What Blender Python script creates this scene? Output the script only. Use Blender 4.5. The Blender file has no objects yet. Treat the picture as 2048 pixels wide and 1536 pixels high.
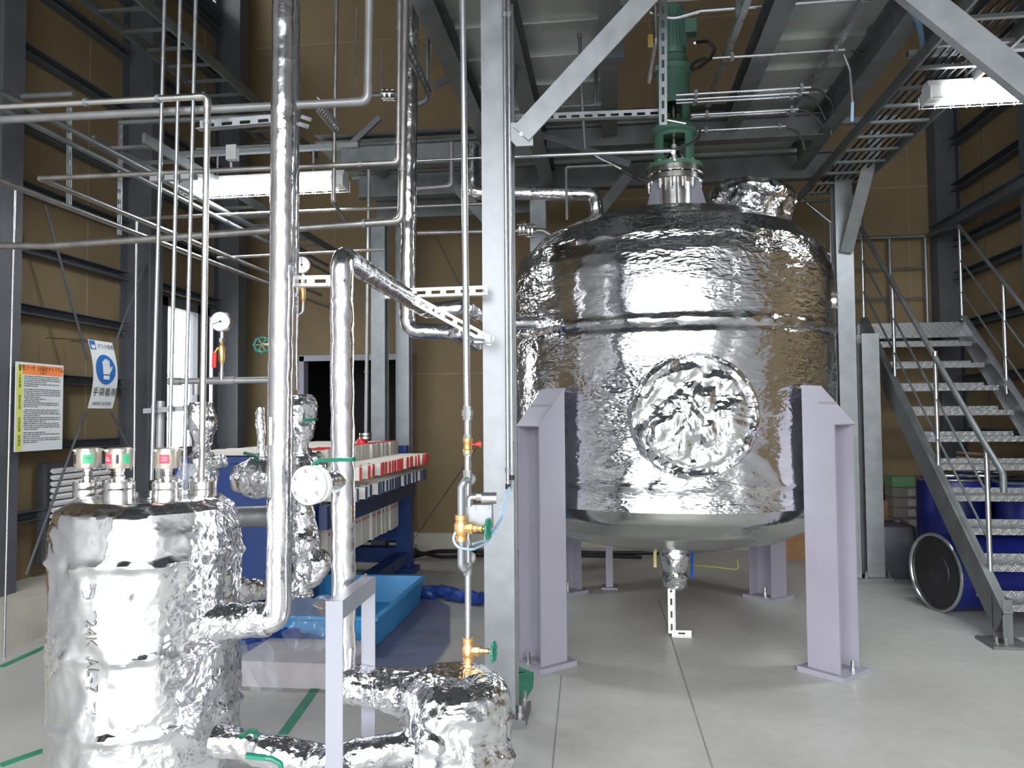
import bpy, math, random
from mathutils import Vector, Matrix, noise
PI = math.pi
sc = bpy.context.scene
COL = sc.collection
# ------------------------------------------------------------------ camera, world, exposure
FPX = 1560.0
YAW, PITCH, ROLL = math.radians(7.2), math.radians(2.35), math.radians(-0.45)
CAM = Vector((0, 0, 1.5))
ROT = Matrix.Rotation(YAW, 3, 'Z') @ Matrix.Rotation(PI/2 + PITCH, 3, 'X') @ Matrix.Rotation(ROLL, 3, 'Z')
cd = bpy.data.cameras.new('camera'); cam = bpy.data.objects.new('camera', cd); COL.objects.link(cam)
cam.matrix_world = Matrix.Translation(CAM) @ ROT.to_4x4()
cd.sensor_width = 36; cd.lens = 36*FPX/2048; cd.clip_start = .05; cd.clip_end = 200
sc.camera = cam
sc.view_settings.view_transform = 'Standard'; sc.view_settings.look = 'None'
sc.view_settings.gamma = 1; sc.view_settings.exposure = 0.6; sc.view_settings.use_curve_mapping = False
w = bpy.data.worlds.new('daylight'); sc.world = w; w.use_nodes = True
nt = w.node_tree; nt.nodes.clear()
bg = nt.nodes.new('ShaderNodeBackground'); wo = nt.nodes.new('ShaderNodeOutputWorld')
tc = nt.nodes.new('ShaderNodeTexCoord'); sp = nt.nodes.new('ShaderNodeSeparateXYZ')
rp = nt.nodes.new('ShaderNodeValToRGB')
nt.links.new(tc.outputs['Generated'], sp.inputs[0]); nt.links.new(sp.outputs[2], rp.inputs[0])
rp.color_ramp.elements[0].position = 0.0; rp.color_ramp.elements[0].color = (.97, .98, 1, 1)
rp.color_ramp.elements[1].position = .6; rp.color_ramp.elements[1].color = (1, 1, 1, 1)
rp.color_ramp.elements[0].color = (.62, .63, .66, 1)
nt.links.new(rp.outputs[0], bg.inputs[0]); bg.inputs[1].default_value = 9
nt.links.new(bg.outputs[0], wo.inputs[0])
# daylight comes in through the open shutter behind the camera: portal for the sky
al = bpy.data.lights.new('shutter_portal', 'AREA'); al.shape = 'RECTANGLE'; al.size = 7.0; al.size_y = 4.8
al.cycles.is_portal = True
ao = bpy.data.objects.new('shutter_portal', al); COL.objects.link(ao)
ao.location = (-.3, -2.75, 2.4); ao.rotation_euler = (PI/2, 0, 0)
al = bpy.data.lights.new('window_portal', 'AREA'); al.shape = 'RECTANGLE'; al.size = 1.5; al.size_y = 1.6
al.cycles.is_portal = True
ao = bpy.data.objects.new('window_portal', al); COL.objects.link(ao)
ao.location = (-4.5, 8.0, 1.9); ao.rotation_euler = (0, -PI/2, 0)

# ------------------------------------------------------------------ picture point -> place
def ray(px, py): return ROT @ Vector(((px-1024)/FPX, (768-py)/FPX, -1))
def PY(px, py, Y): d = ray(px, py); return CAM + d*(Y/d.y)
def PX(px, py, X): d = ray(px, py); return CAM + d*(X/d.x)
def PZ(px, py, Z): d = ray(px, py); return CAM + d*((Z-1.5)/d.z)
V = Vector
noise.seed_set(11)

# ------------------------------------------------------------------ mesh builder
def frame(d, up=None):
    d = d.normalized()
    if up is None: up = V((0, 0, 1)) if abs(d.z) < .9 else V((0, 1, 0))
    a = d.cross(up)
    if a.length < 1e-5: a = d.cross(V((1, 0, 0)))
    a.normalize(); b = a.cross(d).normalized()
    return a, b          # a = sideways, b = up
class MB:
    def __init__(s): s.v = []; s.f = []; s.sm = []
    def add(s, vs, fs, smooth=False):
        o = len(s.v); s.v += [V(x) for x in vs]; s.f += [tuple(i+o for i in f) for f in fs]; s.sm += [smooth]*len(fs); return s
    def box(s, c, d, rz=0, M=None):
        c = V(c); x, y, z = d[0]/2, d[1]/2, d[2]/2
        vs = [V((i*x, j*y, k*z)) for i in (-1, 1) for j in (-1, 1) for k in (-1, 1)]
        m = M if M is not None else Matrix.Rotation(rz, 3, 'Z')
        vs = [c + m @ p for p in vs]
        return s.add(vs, [(0,1,3,2),(4,6,7,5),(0,4,5,1),(2,3,7,6),(0,2,6,4),(1,5,7,3)])
    def span(s, a, b):
        return s.box([(a[i]+b[i])/2 for i in range(3)], [abs(b[i]-a[i]) for i in range(3)])
    def prof(s, p, q, out, up=None):           # sweep outline (side,up) from p to q
        p, q = V(p), V(q); a, b = frame(q-p, up); n = len(out)
        vs = [p + a*x + b*y for x, y in out] + [q + a*x + b*y for x, y in out]
        fs = [(i, (i+1) % n, n+(i+1) % n, n+i) for i in range(n)] + [tuple(range(n))[::-1], tuple(range(n, 2*n))]
        return s.add(vs, fs)
    def bar(s, p, q, w, h, up=None):
        return s.prof(p, q, [(-w/2,-h/2),(w/2,-h/2),(w/2,h/2),(-w/2,h/2)], up)
    def hbeam(s, p, q, w, h, tw=.008, tf=.012, up=None):
        W, H, t = w/2, h/2, tw/2
        return s.prof(p, q, [(-W,-H),(W,-H),(W,-H+tf),(t,-H+tf),(t,H-tf),(W,H-tf),(W,H),(-W,H),(-W,H-tf),(-t,H-tf),(-t,-H+tf),(-W,-H+tf)], up)
    def chan(s, p, q, w, h, t=.008, up=None, flip=1):
        W, H = w/2*flip, h/2
        return s.prof(p, q, [(-W,-H),(W,-H),(W,-H+t),(-W+t*flip,-H+t),(-W+t*flip,H-t),(W,H-t),(W,H),(-W,H)], up)
    def ang(s, p, q, w, h, t=.006, up=None, flip=1):
        W = w*flip
        return s.prof(p, q, [(0,0),(W,0),(W,t),(t*flip,t),(t*flip,h),(0,h)], up)
    def lathe(s, pr, c=(0,0,0), ax=(0,0,1), seg=24, caps=True):
        c = V(c); ax = V(ax).normalized(); a, b = frame(ax); vs = []; fs = []; n = len(pr)
        for r, z in pr:
            for k in range(seg):
                t = 2*PI*k/seg; vs.append(c + ax*z + (a*math.cos(t) + b*math.sin(t))*r)
        for i in range(n-1):
            for k in range(seg):
                k2 = (k+1) % seg; fs.append((i*seg+k, i*seg+k2, (i+1)*seg+k2, (i+1)*seg+k))
        if caps: fs += [tuple(range(seg))[::-1], tuple(range((n-1)*seg, n*seg))]
        return s.add(vs, fs, True)
    def cyl(s, p, q, r, seg=16, r2=None):
        p, q = V(p), V(q); return s.lathe([(r, 0), (r if r2 is None else r2, (q-p).length)], p, q-p, seg)
    def tube(s, pts, r, seg=12, bend=None):
        pts = path(pts, bend if bend is not None else r*2.2); rings = rings_of(pts); vs = []; fs = []
        for p, a, b in rings:
            for k in range(seg):
                t = 2*PI*k/seg; vs.append(p + (a*math.cos(t) + b*math.sin(t))*r)
        for i in range(len(rings)-1):
            for k in range(seg):
                k2 = (k+1) % seg; fs.append((i*seg+k, i*seg+k2, (i+1)*seg+k2, (i+1)*seg+k))
        fs += [tuple(range(seg))[::-1], tuple(range((len(rings)-1)*seg, len(rings)*seg))]
        return s.add(vs, fs, True)
    def ball(s, c, r, seg=16, n=9, sz=1):
        return s.lathe([(max(1e-4, r*math.sin(PI*i/n)), -r*sz*math.cos(PI*i/n)) for i in range(n+1)], c, (0,0,1), seg, False)
    def torus(s, c, ax, R, r, seg=28, sg=8):
        c = V(c); ax = V(ax).normalized(); a, b = frame(ax); vs = []; fs = []
        for i in range(seg):
            t = 2*PI*i/seg; d = a*math.cos(t)+b*math.sin(t)
            for k in range(sg):
                u = 2*PI*k/sg; vs.append(c + d*(R+r*math.cos(u)) + ax*(r*math.sin(u)))
        for i in range(seg):
            for k in range(sg):
                fs.append((i*sg+k, ((i+1)%seg)*sg+k, ((i+1)%seg)*sg+(k+1)%sg, i*sg+(k+1)%sg))
        return s.add(vs, fs, True)
    def loft(s, rings, smooth=True, caps=True):
        n = len(rings[0]); vs = [p for r in rings for p in r]; fs = []
        for i in range(len(rings)-1):
            for k in range(n): fs.append((i*n+k, i*n+(k+1)%n, (i+1)*n+(k+1)%n, (i+1)*n+k))
        if caps: fs += [tuple(range(n))[::-1], tuple(range((len(rings)-1)*n, len(rings)*n))]
        return s.add(vs, fs, smooth)
    def bbox(s):
        return [min(p[i] for p in s.v) for i in range(3)], [max(p[i] for p in s.v) for i in range(3)]
def path(pts, bend):
    pts = [V(p) for p in pts]
    if len(pts) < 3 or bend <= 0: return pts
    out = [pts[0]]
    for i in range(1, len(pts)-1):
        p, a, b = pts[i], pts[i-1]-pts[i], pts[i+1]-pts[i]
        la, lb = a.length, b.length; a.normalize(); b.normalize()
        ang = a.angle(b)
        if ang > 3.1: out.append(p); continue
        t = min(bend/max(.2, math.tan(ang/2)), la*.48, lb*.48)
        s, e = p+a*t, p+b*t
        for k in range(9):
            u = k/8; out.append(s*(1-u)**2 + p*2*u*(1-u) + e*u*u)
    out.append(pts[-1]); return out
def rings_of(pts):
    out = []; a = None
    for i, p in enumerate(pts):
        d = (pts[min(i+1, len(pts)-1)] - pts[max(i-1, 0)]).normalized()
        if a is None: a, b = frame(d)
        else:
            a = (a - d*a.dot(d)).normalized(); b = a.cross(d)
        out.append((p, a, a.cross(d)))
    return out
def resample(pts, step):
    out = [pts[0]]; 
    for i in range(len(pts)-1):
        n = max(1, int((pts[i+1]-pts[i]).length/step))
        for k in range(1, n+1): out.append(pts[i].lerp(pts[i+1], k/n))
    return out
def crumple(p, s=1.0):
    p = p*s; q = p + noise.noise_vector(p*3)*.12
    h = abs(noise.noise(q*5))*1.0 + abs(noise.noise(q*11+V((7,3,1))))*.5 + abs(noise.noise(q*24))*.25
    return .55 - h*1.3
def foil_tube(pts, r, amp=.004, bend=None, seg=36, step=.012, sc_=1.6, rfun=None, caps=True):
    P = resample(path(pts, bend if bend is not None else r*1.6), step); R_ = rings_of(P); m = MB(); vs = []; L = 0; n = len(R_)
    for i, (p, a, b) in enumerate(R_):
        if i: L += (P[i]-P[i-1]).length
        rr = r * (rfun(i/(n-1)) if rfun else 1)
        band = .0035*max(0, 1-abs((L % .42)-.21)/.012)
        for k in range(seg):
            t = 2*PI*k/seg; d = a*math.cos(t)+b*math.sin(t); q = p+d*rr
            vs.append(p + d*(rr + amp*crumple(q, sc_) + band*noise.noise(q*30)*1.5))
    fs = []
    for i in range(n-1):
        for k in range(seg):
            k2 = (k+1) % seg; fs.append((i*seg+k, i*seg+k2, (i+1)*seg+k2, (i+1)*seg+k))
    if caps: fs += [tuple(range(seg))[::-1], tuple(range((n-1)*seg, n*seg))]
    return m.add(vs, fs, True)
def foil_lathe(pr, c, ax=(0,0,1), seg=64, step=.015, amp=.006, sc_=1.0, extra=None):
    c = V(c); ax = V(ax).normalized(); a, b = frame(ax); P = resample([V((r, z, 0)) for r, z in pr], step); m = MB(); vs = []
    for q in P:
        for k in range(seg):
            t = 2*PI*k/seg; d = a*math.cos(t)+b*math.sin(t); p = c + ax*q.y + d*q.x
            e = amp*crumple(p, sc_)*(min(1, q.x/.05)) + (extra(p, t, q) if extra else 0)
            vs.append(p + d*e)
    fs = []; n = len(P)
    for i in range(n-1):
        for k in range(seg):
            k2 = (k+1) % seg; fs.append((i*seg+k, i*seg+k2, (i+1)*seg+k2, (i+1)*seg+k))
    fs += [tuple(range(seg))[::-1], tuple(range((n-1)*seg, n*seg))]
    return m.add(vs, fs, True)

# ------------------------------------------------------------------ objects
def link(name, mb, mat, loc, sharp=38):
    me = bpy.data.meshes.new(name)
    me.from_pydata([tuple(p-loc) for p in mb.v], [], mb.f)
    me.polygons.foreach_set('use_smooth', mb.sm)
    me.update()
    if any(mb.sm):
        me.set_sharp_from_angle(angle=math.radians(sharp))
    me.materials.append(mat)
    o = bpy.data.objects.new(name, me); COL.objects.link(o); return o
def tag(o, label=None, cat=None, group=None, kind=None):
    if label: o['label'] = label
    if cat: o['category'] = cat
    if group: o['group'] = group
    if kind: o['kind'] = kind
    return o
def base_of(mbs):
    lo = [min(m.bbox()[0][i] for m in mbs) for i in range(3)]; hi = [max(m.bbox()[1][i] for m in mbs) for i in range(3)]
    return V(((lo[0]+hi[0])/2, (lo[1]+hi[1])/2, lo[2]))
def flat(parts):
    for p in parts:
        yield p[1]
        if len(p) > 3 and isinstance(p[3], list):
            for m in flat(p[3]): yield m
def pieces(mb):
    """one MB per connected piece"""
    n = len(mb.v); par = list(range(n))
    def find(i):
        while par[i] != i: par[i] = par[par[i]]; i = par[i]
        return i
    for f in mb.f:
        r = find(f[0])
        for k in f[1:]: par[find(k)] = r
    g = {}
    for f, s in zip(mb.f, mb.sm): g.setdefault(find(f[0]), []).append((f, s))
    out = []
    for k in g:
        idx = {}; m = MB()
        for f, s in g[k]:
            m.f.append(tuple(idx.setdefault(i, len(idx)) for i in f)); m.sm.append(s)
        m.v = [mb.v[i] for i in idx]; out.append(m)
    return out
SPLIT = {'clamp', 'anchor_bolt', 'neck_gusset', 'threaded_rod', 'flange_bolt', 'bolt', 'slat', 'elbow', 'guard_wire', 'stud', 'spoke'}
def expand(parts):
    out = []
    for p in parts:
        if p[0] in SPLIT:
            for q in pieces(p[1]): out.append((p[0], q, p[2]) + tuple(p[3:]))
        else: out.append(p)
    return out
def thing(name, label, cat, parts, group=None, loc=None):
    """parts: list of (name, MB, material[, subparts][, label])"""
    if isinstance(parts, tuple): 
        mb, mat = parts; l = V(loc) if loc is not None else base_of([mb])
        o = link(name, mb, mat, l); o.location = l; return tag(o, label, cat, group)
    l = V(loc) if loc is not None else base_of(list(flat(parts)))
    r = bpy.data.objects.new(name, None); r.empty_display_size = .1; COL.objects.link(r); r.location = l; tag(r, label, cat, group)
    for p in expand(parts):
        o = link(p[0], p[1], p[2], l); o.parent = r
        for x in p[3:]:
            if isinstance(x, str): o['label'] = x
            elif isinstance(x, list):
                for q in expand(x):
                    c = link(q[0], q[1], q[2], l); c.parent = o
                    if len(q) > 3: c['label'] = q[3]
    return r
def dup(r, loc, label=None, rz=None, group=None):
    c = r.copy(); COL.objects.link(c); c.location = loc
    if rz is not None: c.rotation_euler = (0, 0, rz)
    if label: c['label'] = label
    if group: c['group'] = group
    for ch in list(r.children):
        d = ch.copy(); COL.objects.link(d); d.parent = c
        for g in list(ch.children):
            e = g.copy(); COL.objects.link(e); e.parent = d
    return c
def struct(name, mb, mat, parent=None):
    l = base_of([mb]) if parent is None else V(parent.location)
    o = link(name, mb, mat, l)
    if parent is None: o.location = l; o['kind'] = 'structure'
    else: o.parent = parent
    return o
def text_mb(s, M, size, font_scale=(1,1), depth=0, align='CENTER', shear=0):
    cu = bpy.data.curves.new('t', 'FONT'); cu.body = s; cu.size = size; cu.align_x = align; cu.align_y = 'CENTER'; cu.extrude = depth; cu.shear = shear
    cu.resolution_u = 3
    ob = bpy.data.objects.new('t', cu); COL.objects.link(ob)
    dg = bpy.context.evaluated_depsgraph_get(); me = bpy.data.meshes.new_from_object(ob.evaluated_get(dg))
    m = MB(); m.add([M(v.co.x*font_scale[0], v.co.y*font_scale[1], v.co.z) for v in me.vertices], [tuple(p.vertices) for p in me.polygons])
    bpy.data.objects.remove(ob); bpy.data.curves.remove(cu); bpy.data.meshes.remove(me)
    return m

# ------------------------------------------------------------------ materials
def newmat(name):
    m = bpy.data.materials.new(name); m.use_nodes = True; n = m.node_tree; n.nodes.clear()
    o = n.nodes.new('ShaderNodeOutputMaterial'); b = n.nodes.new('ShaderNodeBsdfPrincipled'); n.links.new(b.outputs[0], o.inputs[0])
    return m, n, b
def N(n, t, **k):
    x = n.nodes.new('ShaderNode'+t)
    for a, v in k.items():
        if a in x.inputs: x.inputs[a].default_value = v
        else: setattr(x, a, v)
    return x
def mat(name, col, rough=.5, metal=0, var=.12, vs=6, bump=0, bs=60, rvar=.08, emit=None, es=0, alpha=1, coat=0, trans=0, stretch=(1,1,1)):
    m, n, b = newmat(name); L = n.links.new
    t = N(n, 'TexCoord'); mp = N(n, 'Mapping'); mp.inputs['Scale'].default_value = stretch; L(t.outputs['Object'], mp.inputs[0])
    no = N(n, 'TexNoise', Scale=vs, Detail=6.0); L(mp.outputs[0], no.inputs['Vector'])
    mr = N(n, 'MapRange'); mr.inputs['To Min'].default_value = 1-var*1.6; mr.inputs['To Max'].default_value = 1+var*1.6
    mr.inputs['From Min'].default_value = .25; mr.inputs['From Max'].default_value = .75
    L(no.outputs[0], mr.inputs[0])
    hs = N(n, 'HueSaturation'); hs.inputs['Color'].default_value = (*col, 1); L(mr.outputs[0], hs.inputs['Value']); L(hs.outputs[0], b.inputs['Base Color'])
    mr2 = N(n, 'MapRange'); mr2.inputs['To Min'].default_value = max(.02, rough-rvar); mr2.inputs['To Max'].default_value = min(1, rough+rvar)
    L(no.outputs[0], mr2.inputs[0]); L(mr2.outputs[0], b.inputs['Roughness'])
    b.inputs['Metallic'].default_value = metal
    if bump:
        nb = N(n, 'TexNoise', Scale=bs, Detail=4.0); L(mp.outputs[0], nb.inputs['Vector'])
        bp = N(n, 'Bump', Strength=bump, Distance=.01); L(nb.outputs[0], bp.inputs['Height']); L(bp.outputs[0], b.inputs['Normal'])
    if emit: b.inputs['Emission Color'].default_value = (*emit, 1); b.inputs['Emission Strength'].default_value = es
    if alpha < 1: b.inputs['Alpha'].default_value = alpha
    if coat: b.inputs['Coat Weight'].default_value = coat
    if trans: b.inputs['Transmission Weight'].default_value = trans
    return m
def foil(name, scale=1, strength=.6, calm=.35, rough=.14, col=(.88, .89, .92), stretch=(1,1,1), dist=.03):
    m, n, b = newmat(name); L = n.links.new
    b.inputs['Metallic'].default_value = 1; b.inputs['Base Color'].default_value = (*col, 1)
    t = N(n, 'TexCoord'); mp = N(n, 'Mapping'); mp.inputs['Scale'].default_value = [scale*k for k in stretch]; L(t.outputs['Object'], mp.inputs[0])
    nd = N(n, 'TexNoise', Scale=4.0, Detail=3.0); L(mp.outputs[0], nd.inputs['Vector'])
    vm = N(n, 'VectorMath', operation='MULTIPLY_ADD'); vm.inputs[1].default_value = (.22,)*3; L(nd.outputs['Color'], vm.inputs[0]); L(mp.outputs[0], vm.inputs[2])
    v1 = N(n, 'TexVoronoi', Scale=9.0); L(vm.outputs[0], v1.inputs['Vector'])
    v2 = N(n, 'TexVoronoi', Scale=23.0); v2.distance = 'MANHATTAN'; L(vm.outputs[0], v2.inputs['Vector'])
    n1 = N(n, 'TexNoise', Scale=7.0, Detail=5.0, Distortion=.6); n1.noise_type = 'RIDGED_MULTIFRACTAL'; L(vm.outputs[0], n1.inputs['Vector'])
    a1 = N(n, 'Math', operation='MULTIPLY_ADD'); a1.inputs[1].default_value = .38; L(v2.outputs['Distance'], a1.inputs[0]); L(v1.outputs['Distance'], a1.inputs[2])
    a2 = N(n, 'Math', operation='MULTIPLY_ADD'); a2.inputs[1].default_value = .16; L(n1.outputs[0], a2.inputs[0]); L(a1.outputs[0], a2.inputs[2])
    nm = N(n, 'TexNoise', Scale=1.3, Detail=2.0); L(t.outputs['Object'], nm.inputs['Vector'])
    mr = N(n, 'MapRange'); mr.inputs['From Min'].default_value = calm; mr.inputs['From Max'].default_value = calm+.25; mr.inputs['To Min'].default_value = .12; L(nm.outputs[0], mr.inputs[0])
    ms = N(n, 'Math', operation='MULTIPLY'); L(mr.outputs[0], ms.inputs[0]); ms.inputs[1].default_value = strength
    bp = N(n, 'Bump', Distance=dist/scale); L(ms.outputs[0], bp.inputs['Strength']); L(a2.outputs[0], bp.inputs['Height']); L(bp.outputs[0], b.inputs['Normal'])
    rr = N(n, 'MapRange'); rr.inputs['To Min'].default_value = rough*.6; rr.inputs['To Max'].default_value = rough*1.6; L(n1.outputs[0], rr.inputs[0]); L(rr.outputs[0], b.inputs['Roughness'])
    return m
M = {}
M['foil'] = foil('crumpled_foil', 1.3, .42, .36, .18)
M['foil_pipe'] = foil('pipe_foil', 1.6, .17, .42, .22, col=(.86,.86,.89))
M['foil_rough'] = foil('heavily_crumpled_foil', 1.6, .5, .3, .18)
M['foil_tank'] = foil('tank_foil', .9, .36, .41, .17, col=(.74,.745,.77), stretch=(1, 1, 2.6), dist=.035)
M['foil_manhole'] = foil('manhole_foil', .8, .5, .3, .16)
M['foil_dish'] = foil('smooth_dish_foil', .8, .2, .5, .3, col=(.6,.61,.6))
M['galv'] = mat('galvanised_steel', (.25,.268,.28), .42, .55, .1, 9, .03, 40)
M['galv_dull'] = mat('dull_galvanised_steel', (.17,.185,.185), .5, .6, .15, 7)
M['deck'] = mat('galvanised_deck', (.42,.46,.44), .36, .5, .22, 2.5, stretch=(1, .3, 1))
M['pipe'] = mat('galvanised_pipe', (.3,.29,.275), .36, .8, .14, 14)
M['pipe_grey'] = mat('grey_painted_pipe', (.27,.28,.28), .4, .5, .1, 10)
M['conduit'] = mat('zinc_conduit', (.46,.48,.5), .28, .9, .06, 9)
M['steel'] = mat('stainless_steel', (.72,.71,.69), .22, 1, .06, 9)
M['primer'] = mat('dark_grey_primer', (.075,.082,.092), .55, 0, .12, 5)
M['lilac'] = mat('lilac_grey_paint', (.3,.29,.345), .42, 0, .04, 3)
M['whitegrey'] = mat('pale_grey_paint', (.25,.26,.3), .42, 0, .03, 3)
M['wall'] = mat('tan_wall_panel', (.19,.14,.072), .75, 0, .1, 1.3)
M['joint'] = mat('panel_joint', (.24,.2,.14), .6)
M['green'] = mat('green_machine_paint', (.075,.17,.13), .38, 0, .1, 6)
M['handle'] = mat('green_enamel', (.012,.17,.11), .3)
M['lever'] = mat('dark_green_vinyl', (.01,.12,.07), .35)
M['red'] = mat('red_enamel', (.6,.02,.02), .35)
M['brass'] = mat('brass', (.72,.5,.2), .3, .9, .1)
M['bronze'] = mat('bronze', (.7,.4,.18), .38, .8, .12)
M['bluepaint'] = mat('blue_machine_paint', (.009,.038,.17), .38, 0, .1, 5)
M['navy'] = mat('dark_navy_paint', (.02,.04,.12), .4)
M['poly'] = mat('white_polypropylene', (.72,.7,.63), .5, 0, .08, 8)
M['black'] = mat('black_rubber', (.012,.012,.014), .5)
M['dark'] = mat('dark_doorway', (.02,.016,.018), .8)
M['white'] = mat('white_enamel', (.8,.8,.8), .4, 0, .03)
M['offwhite'] = mat('white_coated_flange', (.78,.79,.78), .4, 0, .04)
M['traymat'] = mat('light_blue_plastic', (.05,.3,.62), .4, 0, .1, 3)
M['tarp'] = mat('blue_tarpaulin', (.015,.05,.25), .45, 0, .2, 4, .6, 22)
M['tube'] = mat('pale_blue_tubing', (.35,.55,.75), .35)
M['drum'] = mat('blue_plastic_drum', (.007,.013,.13), .38, 0, .1, 4)
M['carboy'] = mat('dark_grey_plastic', (.07,.07,.085), .45)
M['card'] = mat('cardboard', (.3,.17,.08), .8)
M['lumber'] = mat('lumber', (.5,.36,.22), .7)
M['dial'] = mat('white_dial', (.85,.86,.88), .4, 0, .01)
M['print'] = mat('black_print', (.015,.015,.02), .6)
M['concrete'] = mat('kerb_concrete', (.42,.4,.34), .8, 0, .15, 3, .2, 30)
M['lamp'] = mat('lit_fluorescent_diffuser', (.9,.9,.9), .5, emit=(.9,.95,1), es=14)
M['lamp2'] = mat('lamp_body_grey', (.5,.5,.5), .5)
# ================================================================== THE ROOM
XL, XR, YB, YF, ZC = -4.42, 3.75, 9.05, -2.7, 7.8
def floor_mat():
    m, n, b = newmat('concrete_floor'); L = n.links.new
    t = N(n, 'TexCoord'); g = N(n, 'NewGeometry')
    n1 = N(n, 'TexNoise', Scale=1.1, Detail=7.0); n2 = N(n, 'TexNoise', Scale=14.0, Detail=5.0)
    L(g.outputs['Position'], n1.inputs['Vector']); L(g.outputs['Position'], n2.inputs['Vector'])
    r = N(n, 'ValToRGB'); r.color_ramp.elements[0].position = .3; r.color_ramp.elements[0].color = (.42,.42,.395,1); r.color_ramp.elements[1].position = .7; r.color_ramp.elements[1].color = (.54,.54,.52,1)
    L(n1.outputs[0], r.inputs[0]); mx = N(n, 'MixRGB', blend_type='MULTIPLY'); mx.inputs[0].default_value = .25
    L(r.outputs[0], mx.inputs[1]); L(n2.outputs[0], mx.inputs[2]); L(mx.outputs[0], b.inputs['Base Color'])
    mr = N(n, 'MapRange'); mr.inputs['To Min'].default_value = .3; mr.inputs['To Max'].default_value = .55; L(n1.outputs[0], mr.inputs[0]); L(mr.outputs[0], b.inputs['Roughness'])
    return m
M['floor'] = floor_mat()
struct('floor', MB().span((XL-.2, YF-.2, -.1), (XR+.2, YB+.2, 0)), M['floor'])
yard = MB().span((-40, -60, -.16), (40, YF-.2, -.06)); o = struct('trim_1', yard, mat('bright_yard_concrete', (.2,.2,.2), .8))
struct('ceiling', MB().span((XL-.2, YF-.2, ZC), (XR+.2, YB+.2, ZC+.1)), M['primer'])
wb = MB(); d0, d1, dz = -3.73, -2.36, 2.18
wb.span((XL, YB, 0), (d0, YB+.1, ZC)); wb.span((d1, YB, 0), (XR, YB+.1, ZC)); wb.span((d0, YB, dz), (d1, YB+.1, ZC))
struct('wall_back', wb, M['wall'])
wl = MB(); W0, W1, WZ0, WZ1 = 7.2, 8.85, 1.12, 2.72; U0, U1, UZ0, UZ1 = 7.0, 8.8, 6.15, 7.1
for a, b_, c, d in ((YF, U0, 0, ZC), (U0, W0, 0, UZ0), (U0, U1, UZ1, ZC), (W0, W1, 0, WZ0), (W0, W1, WZ1, UZ0), (W1, YB+.1, 0, ZC)):
    wl.span((XL-.1, a, c), (XL, b_, d))
struct('wall_left', wl, M['wall'])
# unseen grey sheets, added so the foil mirrors grey instead of tan wall
for nm, xx in (('91', XL), ('92', XR)):
    struct('trim_' + nm, MB().span((xx-.02, YF, 0), (xx+.02, 3.2, ZC)), mat('added_grey_sheet_'+nm, (.3,.3,.3), .8))
struct('wall_right', MB().span((XR, YF, 0), (XR+.1, YB+.1, ZC)), M['wall'])
fw = MB(); fw.span((XL, YF-.1, 4.7), (XR, YF, ZC)); fw.span((XL, YF-.1, 0), (-3.9, YF, 4.7)); fw.span((3.3, YF-.1, 0), (XR, YF, 4.7))
struct('wall_front', fw, mat('pale_front_wall', (.4,.4,.4), .8))
# baseboard kerb of concrete along the walls
struct('baseboard_left', MB().span((XL, 3.0, 0), (XL+.5, YB, .3)), M['concrete'])
struct('baseboard_back', MB().span((d1, YB-.1, 0), (XR, YB, .14)), M['concrete'])
struct('baseboard_right', MB().span((XR-.14, 3.0, 0), (XR, YB, .3)), M['concrete'])
# panel joints
j = MB()
for z in (2.0, 4.0, 6.08): j.span((d1 if z < 2.1 else XL+.1, YB-.004, z), (XR, YB, z+.012))
for x in (-3.3, -2.35, -1.4, -.45, .5, 1.45, 2.4, 3.3): j.span((x, YB-.003, 2.2), (x+.006, YB, ZC))
struct('trim_2', j, M['joint'])
j = MB()
for y in (4.2, 5.35, 6.1, 7.0, 8.0): j.span((XL, y, .3 if not W0 < y < W1 else 2.7), (XL+.004, y+.012, ZC if not U0 < y < U1 else 5.9))
struct('trim_3', j, M['joint'])
j = MB()
for y in (5.9, 6.7, 7.5, 8.3): j.span((XR-.004, y, .3), (XR, y+.01, ZC))
struct('trim_4', j, M['primer'])
# door opening in the back wall: white frame, dark passage beyond
dr = MB()
dr.span((d0-.02, YB-.04, 0), (d0+.06, YB+.1, dz+.06)); dr.span((d1-.09, YB-.04, 0), (d1+.02, YB+.1, dz+.06)); dr.span((d0, YB-.04, dz), (d1, YB+.1, dz+.07))
door = struct('door_1', dr, M['lilac'])
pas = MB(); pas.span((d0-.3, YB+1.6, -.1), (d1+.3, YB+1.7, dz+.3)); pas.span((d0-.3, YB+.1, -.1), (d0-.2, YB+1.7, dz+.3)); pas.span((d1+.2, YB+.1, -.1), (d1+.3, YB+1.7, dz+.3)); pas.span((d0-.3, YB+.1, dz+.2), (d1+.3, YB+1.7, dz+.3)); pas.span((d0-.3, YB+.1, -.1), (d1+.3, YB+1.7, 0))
struct('wall_beyond', pas, M['dark'])
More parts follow.
